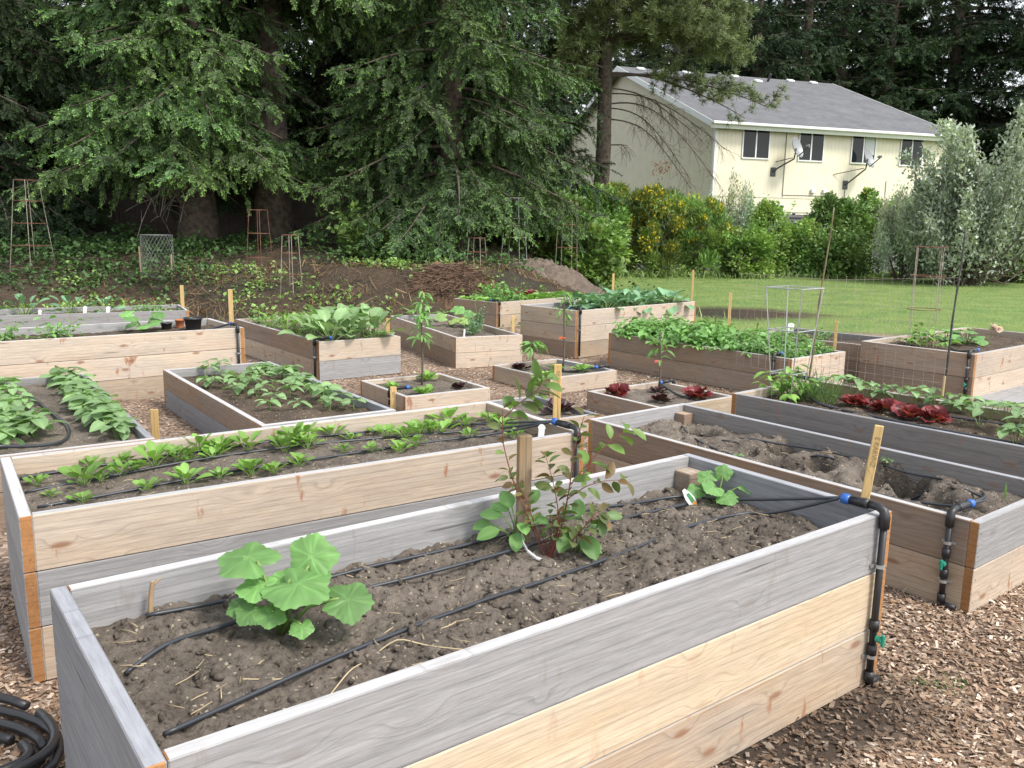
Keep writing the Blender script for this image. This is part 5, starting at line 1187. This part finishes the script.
cp(fB,-.6,27.5,2.6,1.05,'fir behind the right side of the broad fir',up=1.,dark=True)
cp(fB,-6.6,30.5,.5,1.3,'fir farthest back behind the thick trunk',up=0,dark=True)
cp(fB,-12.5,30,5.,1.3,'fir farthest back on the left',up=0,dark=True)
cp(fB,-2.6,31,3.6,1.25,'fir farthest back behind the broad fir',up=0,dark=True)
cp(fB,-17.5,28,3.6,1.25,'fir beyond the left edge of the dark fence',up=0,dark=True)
# dark conifers behind the house
cC=conifer(15,1.0,3.1,185,5,1.,.2,trunk=.28)
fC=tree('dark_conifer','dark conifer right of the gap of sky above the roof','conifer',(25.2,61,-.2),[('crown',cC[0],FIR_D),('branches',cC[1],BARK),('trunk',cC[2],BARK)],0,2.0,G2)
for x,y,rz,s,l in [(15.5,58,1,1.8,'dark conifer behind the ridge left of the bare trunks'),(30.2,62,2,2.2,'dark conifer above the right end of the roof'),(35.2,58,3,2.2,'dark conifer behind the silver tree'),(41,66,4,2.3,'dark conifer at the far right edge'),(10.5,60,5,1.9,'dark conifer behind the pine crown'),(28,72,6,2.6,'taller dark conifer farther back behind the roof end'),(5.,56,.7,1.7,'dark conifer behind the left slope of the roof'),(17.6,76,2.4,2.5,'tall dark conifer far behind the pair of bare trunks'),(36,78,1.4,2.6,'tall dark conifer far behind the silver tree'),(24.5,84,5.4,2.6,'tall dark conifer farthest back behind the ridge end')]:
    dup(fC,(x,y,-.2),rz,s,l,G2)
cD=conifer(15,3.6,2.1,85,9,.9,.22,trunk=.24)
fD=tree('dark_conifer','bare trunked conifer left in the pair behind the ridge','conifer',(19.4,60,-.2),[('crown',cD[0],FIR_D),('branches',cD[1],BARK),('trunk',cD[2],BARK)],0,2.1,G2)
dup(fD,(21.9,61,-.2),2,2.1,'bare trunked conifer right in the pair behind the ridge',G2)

# ------------------------------------------------------------------ the pine in front of the house
r=thing('pine_tree','pine with a bare lower trunk and drooping dead limbs before the house','pine tree',land(3.05,32));tk=MB();lm=MB();nd=MB()
TK=np.array([(0,0,-.3),(.05,0,2),(.12,0,4.5),(.1,.1,7.),(0,.1,10),(-.1,0,14)]);tk.tube(TK,[.36,.29,.27,.24,.19,.06],12)
tv=[];tf=[];tt_=[]
for k in range(13):
    d=sph(k*2.4,.15+1.1*((k*7)%13)/13.);s=nrm(np.cross(d,V(.3,.2,1)));i=len(tv);w_=.008;tv+=[-s*w_,s*w_,d*.17+s*w_*.6,d*.17-s*w_*.6];tf.append((i,i+1,i+2,i+3));tt_+=[(.7,.7,.7)]*2+[(1.25,1.2,1.)]*2
tv=np.array(tv);tf=np.array(tf);tt_=np.array(tt_)
pr_=np.random.default_rng(3)
def limb(z,az,Lb,rise,droopq,live=True,n=16,rad=.06,dn=.75):
    t=np.linspace(0,1,n);x0=np.array([np.interp(z,TK[:,2],TK[:,j]) for j in range(2)])
    C=np.stack([x0[0]+Lb*t*math.cos(az)+.08*np.sin(t*7+z),x0[1]+Lb*t*math.sin(az)+.08*np.cos(t*6+z),z+rise*t-droopq*t*t],-1);lm.tube(C,np.linspace(rad,.012,n),5,cap=False)
    P=[];D=[]
    for k in range(int(Lb*(17*dn if live else 8))):
        u=pr_.uniform(.25,1);p=np.array([np.interp(u,t,C[:,j]) for j in range(3)]);d=nrm(V(math.cos(az+pr_.normal(0,.9)),math.sin(az+pr_.normal(0,.9)),pr_.normal(.1 if live else -.9,.45)));l=pr_.uniform(.3,1.0)*(1 if live else .75)
        q=[p,p+d*l*.5+V(0,0,.05),p+d*l+V(0,0,-.1 if not live else .08)];lm.tube(q,[.011,.007,.004] if live else [.008,.006,.004],3,cap=False)
        if not live:
            for _ in range(2):
                e=q[1+_]+V(pr_.normal(0,.2),pr_.normal(0,.2),pr_.uniform(-.5,.1));lm.tube([q[1],(q[1]+e)/2+V(.03,0,.04),e],.005,3,cap=False)
        if live:
            for j in range(6):
                P.append(p+(q[2]-p)*(.45+.11*j)+pr_.normal(0,.05,3));D.append(nrm(d+pr_.normal(0,.5,3)+V(0,0,.35)))
    if live and P:
        P=np.array(P);D=np.array(D);nn=len(P);nz_=frames(D,UP+pr_.normal(0,.3,(nn,3)));nd.many(tv[:,[0,2,1]]*V(1,1,-1),tf,nz_,P,pr_.uniform(.85,1.4,nn),pr_.uniform(.7,1.35,(nn,1)).repeat(3,1),0,tt_)
for k in range(46):
    z=8.+5.8*(k/46);limb(z,k*2.4+.4,pr_.uniform(1.6,3.6)*(1-.35*(z-7)/7),.6,.5,rad=.05)
for k in range(13):limb(8.0+.16*k,pr_.uniform(-.9,.9),pr_.uniform(3.0,5.4),1.,1.0+pr_.random()*.6,rad=.06)
for k in range(10):limb(6.6+.2*k,PI+pr_.uniform(-1.,1.),pr_.uniform(1.8,3.2),.5,.7,rad=.05)
limb(7.0,-.25,5.6,.35,1.5,rad=.06,dn=.45);limb(7.1,.1,5.2,.2,1.6,rad=.06,dn=.35)
limb(6.,-.35,4.,1.0,3.6,False,rad=.032);limb(5.5,-.2,3.2,.3,2.7,False,rad=.03);limb(5.9,.3,3.6,.4,2.8,False,rad=.028);limb(6.4,-.1,4.3,.3,2.2,False,rad=.03);limb(4.6,.0,.9,.1,.1,False,rad=.035);limb(3.6,-2.4,.5,.4,.1,False,rad=.05);limb(6.6,.5,4.6,.2,1.8,False,rad=.03)
tk.build('trunk',BARK,r,smooth=True);lm.build('limbs',TWIG,r,smooth=True);nd.build('needles',PINE,r)
mb=MB();v,f,vt=blade(2,1,.2,.5,.3,.1,.6);p=pt(660,168,31.5)-V(*land(3.05,32));n=70;mb.many(v,f,frames(nrm(rng.normal(size=(n,3))),UP+rng.normal(0,.5,(n,3))),p+rng.normal(0,.16,(n,3)),rng.uniform(.12,.22,n),np.ones((n,3)));mb.build('dead_needle_clump',leafmat('rusty_needles',(.25,.085,.04),.2),r)

# ------------------------------------------------------------------ bushes
def bush(name,label,cat,px,ytop,Y,wid,mat,L=.09,nl=5200,lw=.6,group=None,flowers=0,upright=.2,dens=1.,fl_mat=YELLOW,depth=None,plume=0):
    L*=1.25;nl=int(nl*1.35);flowers*=3
    if lw<.2:lw=.15;L*=1.3;nl=int(nl*1.3)
    wid*=1.15
    if group==HB and Y>25.5:Y+=1.9
    p=pt(px,ytop,Y);x,y=p[0],p[1];z0=float(TZ(x,y));h=max(.4,p[2]-z0);r=thing(name,label,cat,(x,y,z0-.03),0,group);rg=np.random.default_rng(int(px*7+Y))
    rx=wid/2;ry=(depth or wid*.7)/2;nc=int(34*dens+wid*6);v,f,vt=blade(2,1,lw,.45,.25,.15,.6);P=[];D=[];T=[];st=MB()
    for k in range(nc):
        u=rg.random();a=rg.uniform(0,6.28);zc=h*(.08+.9*rg.random()**.8);rad=math.sqrt(max(.02,1-(max(0,zc/h-.35)/.66)**2))*rg.uniform(.45,1.02);c=V(rx*rad*math.cos(a),ry*rad*math.sin(a),zc)
        cs=rg.uniform(.16,.34)*min(1.2,wid/2+.3);m_=int(nl/nc*rg.uniform(.6,1.4));q=rg.normal(0,1,(m_,3));q=q/np.linalg.norm(q,axis=1,keepdims=True)*rg.random((m_,1))**.4*cs
        if plume:q=q*V(.55,.55,2.4);
        P.append(c+q);D.append(nrm(q/cs+c/np.linalg.norm(c)*.6+V(0,0,upright)+rg.normal(0,.5,(m_,3))));T.append(rg.uniform(.6,1.4)*rg.uniform(.75,1.25,(m_,1))*np.ones((1,3))*V(rg.uniform(.85,1.2),1,rg.uniform(.85,1.1)))
        if k%2==0:st.tube([(c[0]*.15,c[1]*.15,-.05),c*V(.6,.6,.55),c],[.018,.012,.005],4,cap=False)
    P=np.concatenate(P);D=np.concatenate(D);T=np.concatenate(T);P[:,2]=np.maximum(P[:,2],.02);n=len(P);mb=MB();mb.many(v,f,frames(D,UP+rg.normal(0,.5,(n,3))),P,L*rg.uniform(.6,1.35,n),T,0,vt)
    # loose shoots that break the outline
    for k in range(int(10+wid*9)):
        a=rg.uniform(0,6.28);q0=V(rx*.75*math.cos(a)*rg.random()**.5,ry*.75*math.sin(a),h*rg.uniform(.5,.85));ln=rg.uniform(.35,.85);dq=nrm(V(math.cos(a)*.55,math.sin(a)*.4,1.)+rg.normal(0,.3,3));st.tube([q0-dq*.3,q0+dq*ln*.5,q0+dq*ln+V(0,0,-.06)],[.01,.006,.003],3,cap=False)
        m_=int(26*ln/.5);u=rg.uniform(0,1.02,m_);pp=q0+dq*ln*u[:,None]+rg.normal(0,.045,(m_,3));mb.many(v,f,frames(nrm(dq*.5+rg.normal(0,.7,(m_,3))),UP+rg.normal(0,.5,(m_,3))),pp,L*rg.uniform(.55,1.1,m_),rg.uniform(.9,1.45)*rg.uniform(.8,1.2,(m_,1))*np.ones((1,3)),0,vt)
    mb.build('foliage',mat,r);st.build('stems',TWIG,r)
    if flowers:
        k=rg.choice(n,flowers);sel=k[(P[k,2]>h*.3)&(fbm(P[k,0]*2.2+px,P[k,2]*2.2,2,7)>-.02)];fb=MB();v2,f2,vt2=blade(2,1,.8,.5,.2,.2,.6);m_=len(sel);fb.many(v2,f2,frames(nrm(rg.normal(size=(m_,3))),UP+rg.normal(0,.5,(m_,3))),P[sel]*1.04,np.full(m_,.095),rg.uniform(.7,1.2,(m_,1)).repeat(3,1));fb.build('yellow_flowers',fl_mat,r)
    return r
HB='bushes of the hedge along the lawn'
bush('hazel_bush','light green leafy bush behind the grey tomato cages','bush',545,196,23,2.2,BUSH,.1,6500,.7,HB)
bush('hazel_bush','pale green bush between the soil pile and the pine trunk','bush',588,186,26,2.4,BUSH,.1,6500,.6,HB)
bush('leafy_weed','broad leaved green weeds right beside the soil pile','weed',590,232,22,1.6,BUSH,.14,2600,.8,HB)
bush('broom_bush','broom with scattered yellow flowers right of the pine trunk','broom',625,190,28,2.2,BROOM,.13,8000,.1,HB,1200,.9)
bush('broom_bush','tallest broom thick with yellow flowers before the cream gable wall','broom',663,192,27.2,2.3,BROOM,.13,8500,.1,HB,2200,.9)
bush('broom_bush','broom with yellow flowers left of the house corner','broom',700,205,27.5,1.9,BROOM,.13,7000,.1,HB,2200,.9)
bush('silver_bush','grey green bush at the corner of the house','bush',735,192,28.5,1.6,SILVER,.09,5200,.35,HB,0,.8,plume=1)
bush('bramble_bush','yellow green bush right of the house corner','bush',768,206,28.5,1.4,BUSH,.09,4200,.7,HB)
bush('bramble_bush','bramble in front of the grey fence below the first dish','bush',800,226,29.,2.0,BUSH,.1,4300,.75,HB)
bush('bramble_bush','dark green bramble climbing below the second dish','bush',838,200,30.5,2.4,BUSH_D,.11,6500,.75,HB)
bush('bramble_bush','green bramble with a few yellow flowers under the fourth window','bush',880,192,31.5,2.4,BUSH,.1,6500,.7,HB,300)
bush('broom_bush','faded broom left of the silver tree','broom',925,205,31.,1.7,BROOM,.13,5000,.1,HB,900,.9,fl_mat=leafmat('faded_flower',(.42,.27,.05),.2))
bush('bramble_bush','low bright bramble in the middle of the hedge foot','bush',745,232,27.5,2.2,BUSH,.1,4200,.75,HB)
bush('bramble_bush','low bramble at the hedge foot below the grey fence','bush',830,236,28.5,2.4,BUSH_D,.1,4200,.75,HB)
bush('silver_bush','silvery bush at the hedge foot left of the silver tree','bush',908,203,27.6,2.0,SILVER,.085,8000,.35,HB,0,.9,plume=1)
bush('silver_bush','smaller silvery bush under the silver tree crown','bush',962,205,26.6,1.9,SILVER,.085,7000,.35,HB,0,.9,plume=1)
bush('bramble_bush','dark bush in the shade behind the silver bushes','bush',945,200,29.5,2.6,BUSH_D,.11,5200,.75,HB)
bush('bramble_bush','bright green bush at the right edge below the silver tree','bush',1012,226,27.5,2.2,BUSH,.11,5600,.75,HB)
bush('fern_clump','leafy bush in front of the dark fence on the berm','bush',372,232,19.,1.0,BUSH,.13,1400,.6,None)
# silver tree at the right
r=thing('silver_poplar','tall silvery tree with upright plumes at the right edge','silver tree',land(14.25,27.3));lv=MB();st=MB();v,f,vt=blade(2,1,.5,.45,.2,.2,.6);rg=np.random.default_rng(11)
st.tube([(0,0,-.3),(.1,0,1.2),(.3,.1,2.6)],[.13,.1,.06],8)
for k in range(74):
    a=rg.uniform(0,6.28);rb=rg.uniform(.1,2.5)*(1 if k<44 else 1.0);tilt=rg.uniform(.05,.5);z0=rg.uniform(.4,3.4) if k<44 else rg.uniform(.2,1.6);ln=rg.uniform(1.7,3.1)*(1.1 if rb<1.4 else .85)
    b0=V(.3+rb*.75*math.cos(a),rb*.55*math.sin(a),z0);b1=b0+V(math.cos(a)*tilt*ln,math.sin(a)*tilt*ln,ln*.85);b1[2]=min(b1[2],6.9-.42*abs(b1[0]-.7))
    st.tube([(.1,0,.4),(b0+V(0,0,-.4))*V(.7,.7,.8),b0,b1],[.05,.03,.02,.006],5,cap=False);n=int(300*ln/2)
    u=rg.random(n)**.8;q=b0+(b1-b0)*u[:,None]+rg.normal(0,1,(n,3))*(.24*(1-.75*u)+.035)[:,None];d=nrm(rg.normal(0,.6,(n,3))+nrm(b1-b0)*.9);lv.many(v,f,frames(d,UP+rg.normal(0,.6,(n,3))),q,.15*rg.uniform(.6,1.3,n),rg.uniform(.75,1.2)*rg.uniform(.6,1.45,(n,1)).repeat(3,1),0,vt)
lv.build('foliage',SILVER,r);st.build('stems',TWIG,r,smooth=True)
# bright deciduous tree seen through the gap above the broad fir
bush('maple_tree','light green leafy tree showing above the broad fir','tree',505,-40,34,4.4,BUSH,.16,9000,.8)

# ------------------------------------------------------------------ fences
def fence(x0,y0,x1,y1,top,bot,label,mat,bw_=.14,gap=.006,trellis=False):
    L_=math.hypot(x1-x0,y1-y0);r=thing('wooden_fence',label,'fence',(x0,y0,0),math.atan2(y1-y0,x1-x0));mb=MB();x=0
    while x<L_-.05:
        mb.box((x,-.012,bot),(min(L_,x+bw_),.012,top+rng.uniform(-.012,.012)),ch=.003);x+=bw_+gap
    mb.build('board_panel',mat,r)
    for k in range(int(L_/2.4)+1):
        m_=MB();m_.box((k*2.4-.05,.02,bot-.1),(k*2.4+.05,.12,top+.05),ch=.004);m_.build('post',mat,r)
    for z in((bot+.3),(top-.12)):
        m_=MB();m_.box((0,-.055,z),(L_,-.0145,z+.09),ch=.004);m_.build('rail',mat,r)
    m_=MB();m_.box((0,-.07,top+.055),(L_,.07,top+.09),ch=.004);m_.build('cap_board',mat,r)
fence(-19,23.2,.6,23.2,2.45,1.0,'dark brown board fence in the shade behind the firs',W_FENCE)
fence(4.2,33.4,16.5,36.2,2.25,0,'grey board fence between the hedge and the house',W_GFENCE)

# ------------------------------------------------------------------ house
SID,N,L,out=nodes('cream_siding')
tc=N('ShaderNodeTexCoord');wv=N('ShaderNodeTexWave',bands_direction='X',ins={'Scale':1.55,'Distortion':0.});L(tc.outputs['UV'] if False else tc.outputs['Object'],wv.inputs['Vector'])
nz=N('ShaderNodeTexNoise',ins={'Scale':2.,'Detail':7});L(tc.outputs['Object'],nz.inputs['Vector'])
cc=ramp(N,L,nz.outputs[0],[(.3,(.67,.62,.475)),(.7,(.75,.7,.55))]);gv=N('ShaderNodeMapRange',interpolation_type='SMOOTHSTEP',ins={1:.0,2:.08,3:.72,4:1});gv.inputs[3].default_value=.87;L(wv.outputs[0],gv.inputs[0])
cc=mixc(N,L,1.,cc,gv.outputs[0],'MULTIPLY');b=N('ShaderNodeBsdfPrincipled',ins={'Roughness':.75});L(cc,b.inputs['Base Color']);L(b.outputs[0],out.inputs[0])
ROOF,N,L,out=nodes('asphalt_shingles');tc=N('ShaderNodeTexCoord');mp=N('ShaderNodeMapping',ins={'Scale':(1,1,1)});L(tc.outputs['Object'],mp.inputs[0])
br_=N('ShaderNodeTexBrick',ins={'Scale':1.,'Brick Width':.3,'Row Height':.15,'Mortar Size':.006,'Color1':(.12,.122,.13,1),'Color2':(.15,.152,.162,1),'Mortar':(.08,.08,.088,1)});L(mp.outputs[0],br_.inputs['Vector'])
nz=N('ShaderNodeTexNoise',ins={'Scale':.9,'Detail':9,'Roughness':.7});L(tc.outputs['Object'],nz.inputs['Vector']);cc=mixc(N,L,1.,br_.outputs[0],ramp(N,L,nz.outputs[0],[(.3,(.75,.75,.77)),(.7,(1.2,1.2,1.2))]),'MULTIPLY')
b=N('ShaderNodeBsdfPrincipled',ins={'Roughness':.9});L(cc,b.inputs['Base Color']);L(b.outputs[0],out.inputs[0])
TRIM=simple('white_trim',(.7,.72,.7),.5);GLASS=simple('dark_window_glass',(.014,.017,.02),.12,spec=.25);BLIND=simple('window_blind',(.5,.52,.5),.7);METALG=simple('dish_grey',(.24,.25,.26),.45,.2);DARKM=simple('dark_bracket',(.05,.05,.05),.5)
HX=thing('apartment_house','cream two storey house with a grey shingle roof beyond the hedge','house',(8.666,38.6,0),math.radians(18.294))
Lh,Dp,hw,zr=12.7,18.9,6.12,10.02;tm_=Dp/2
mb=MB();v=[(0,0,0),(Lh,0,0),(Lh,Dp,0),(0,Dp,0),(0,0,hw),(Lh,0,hw),(Lh,Dp,hw),(0,Dp,hw),(0,tm_,zr-.1),(Lh,tm_,zr-.1)]
mb.add(v,[(0,1,5,4),(2,3,7,6)]);mb.add(v,[(3,0,4,8,7)]);mb.add(v,[(1,2,6,9,5)]);mb.build('wall',SID,HX)
# roof: two slabs; object x along the ridge so that the shingle courses run level
ang=math.atan2(zr-6.2,tm_+.45);sl_=math.hypot(zr-6.2,tm_+.45)
for s in(0,1):
    mb=MB();mb.box((0,0,-.14),(Lh+.9,sl_,0),ch=.01);o=mb.build('roof',ROOF,HX)
    if s==0:o.location=(-.45,-.45,6.2);o.rotation_euler=(ang,0,0)
    else:o.location=(Lh+.45,Dp+.45,6.2);o.rotation_euler=(ang,0,PI)
    m_=MB();m_.box((0,-.03,-.3),(Lh+.9,-.003,-.02),ch=.004);f_=m_.build('fascia',TRIM,o)
    for xx in(-.033,Lh+.903):
        m_=MB();m_.box((xx,-.02,-.24),(xx+.03,sl_+.0,.012),ch=.004);m_.build('rake_board',TRIM,o)
    if s==0:
        for i,(x,yy,kind) in enumerate([(.9,.5,0),(2.4,.45,0),(3.6,.5,0),(4.6,.95,1),(5.8,.55,2),(6.6,.45,0),(7.6,1.3,0),(8.7,.9,1),(10.2,.45,0),(11.7,.5,0)]):
            m_=MB();y_=sl_-yy
            if kind==0:m_.box((x,y_-.2,.004),(x+.42,y_+.1,.12),ch=.03);m_.build('roof_vent',TRIM,o)
            elif kind==1:m_.tube([(x,y_,-.02),(x,y_-.1,.42)],.07,10);m_.build('vent_pipe',DARKM,o)
            else:m_.tube([(x,y_,-.02),(x,y_-.05,.18)],.08,10);m_.build('vent_pipe',METALG,o)
m_=MB();m_.box((0,-.58,6.0),(Lh+.9,-.48,6.12),ch=.02);o=m_.build('gutter',TRIM,HX,(-.45,0,.07))
for (x0,y0,x1,y1) in[(-.012,-.012,.1,.0),(Lh-.1,-.012,Lh+.012,0)]:
    m_=MB();m_.box((x0,y0-.012,0),(x1,-.002,6.0),ch=.004);m_.build('corner_board',TRIM,HX)
m_=MB();m_.box((-.024,-.002,0),(-.002,.1,6.0),ch=.004);m_.build('corner_board',TRIM,HX)
m_=MB();m_.box((.11,-.02,3.07),(Lh-.11,-.002,3.17),ch=.004);m_.build('belt_board',SID,HX)
def window(s0,s1,z0,z1,blind=None):
    fr=MB();w_=.06
    for a,b_ in[((s0,-.05,z0),(s0+w_,-.002,z1)),((s1-w_,-.05,z0),(s1,-.002,z1)),((s0+w_,-.05,z0),(s1-w_,-.002,z0+w_)),((s0+w_,-.05,z1-w_),(s1-w_,-.002,z1)),(((s0+s1)/2-.035,-.045,z0+w_),((s0+s1)/2+.035,-.002,z1-w_))]:fr.box(a,b_,ch=.004)
    o=fr.build('window',TRIM,HX);m_=MB();m_.box((s0+w_+.002,-.022,z0+w_+.002),(s1-w_-.002,-.006,z1-w_-.002));m_.build('pane',GLASS,o)
    if blind:m_=MB();m_.box((blind[0],-.0255,blind[1]),(blind[2],-.0235,z1-w_));m_.build('blind',BLIND,o)
window(1.36,2.78,4.72,6.03);window(4.28,5.66,4.72,6.03);window(7.15,8.54,4.72,6.03,(7.92,5.15,8.46));window(9.94,11.3,4.72,6.03);window(2.6,3.74,1.5,2.8)
def dish(s,z,sb,zb):
    r=thing('satellite_dish','satellite dish on the wall between the first and second windows' if s<5 else 'satellite dish below the third window','satellite dish',(8.666,38.6,0),math.radians(18.294),'satellite dishes on the house')
    ax=nrm(V(.4,-.85,.38));M=frames(V(*ax)[None],UP[None])[0];M=np.stack([M[:,0],M[:,2],M[:,1]],-1)*V(.82,1,1);c=V(s,-.75,z);pr=[(.001,-.13)]+[(.47*q,-.13+.13*q*q) for q in np.linspace(.15,1,8)]+[(.49,.01),(.47*.97,-.012)]+[(.47*q,-.15+.13*q*q) for q in np.linspace(.9,.05,6)]
    m_=MB();m_.lathe(pr,28,M=M,p=c);m_.build('reflector',METALG,r,smooth=True)
    m_=MB();e=c+ax*.62+V(0,0,-.2);m_.tube([c-UP*.42+ax*.05,e],.025,6);m_.build('arm',DARKM,r);m_=MB();m_.tube([e-ax*.02,e-ax*.2+V(0,0,.06)],[.07,.05],10);m_.build('receiver',METALG,r)
    m_=MB();m_.tube([(sb,-.02,zb),(sb+.05,-.25,zb+.15),(s-.12,-.72,z-.5),(s-.05,-.72,z-.05)],.035,8);m_.build('mast',DARKM,r);m_=MB();m_.box((sb-.14,-.03,zb-.2),(sb+.14,-.0,zb+.2),ch=.01);m_.build('mount',DARKM,r)
    m_=MB();m_.tube([(sb-.7 if s>5 else sb+.1,-.02,zb+.45),(s-.1,-.6,z-.45)],.018,5);m_.build('strut',DARKM,r)
dish(3.72,5.25,3.05,4.2);dish(7.6,4.95,7.0,3.75)
m_=MB()
for s,a,b_ in((3.62,3.1,5.95),(7.0,1.2,3.6),(9.3,3.2,4.)):m_.tube([(s,-.03,a),(s,-.03,b_)],.014,5)
m_.tube([(3.62,-.03,3.2),(6.1,-.03,3.22)],.014,5);m_.build('cable',DARKM,HX)
for s in(5.1,5.75):
    m_=MB();m_.box((s,-.12,3.32),(s+.22,-.003,3.52),ch=.03);m_.build('dryer_vent',TRIM,HX)
for s_ in Stock.ALL:s_.clean()
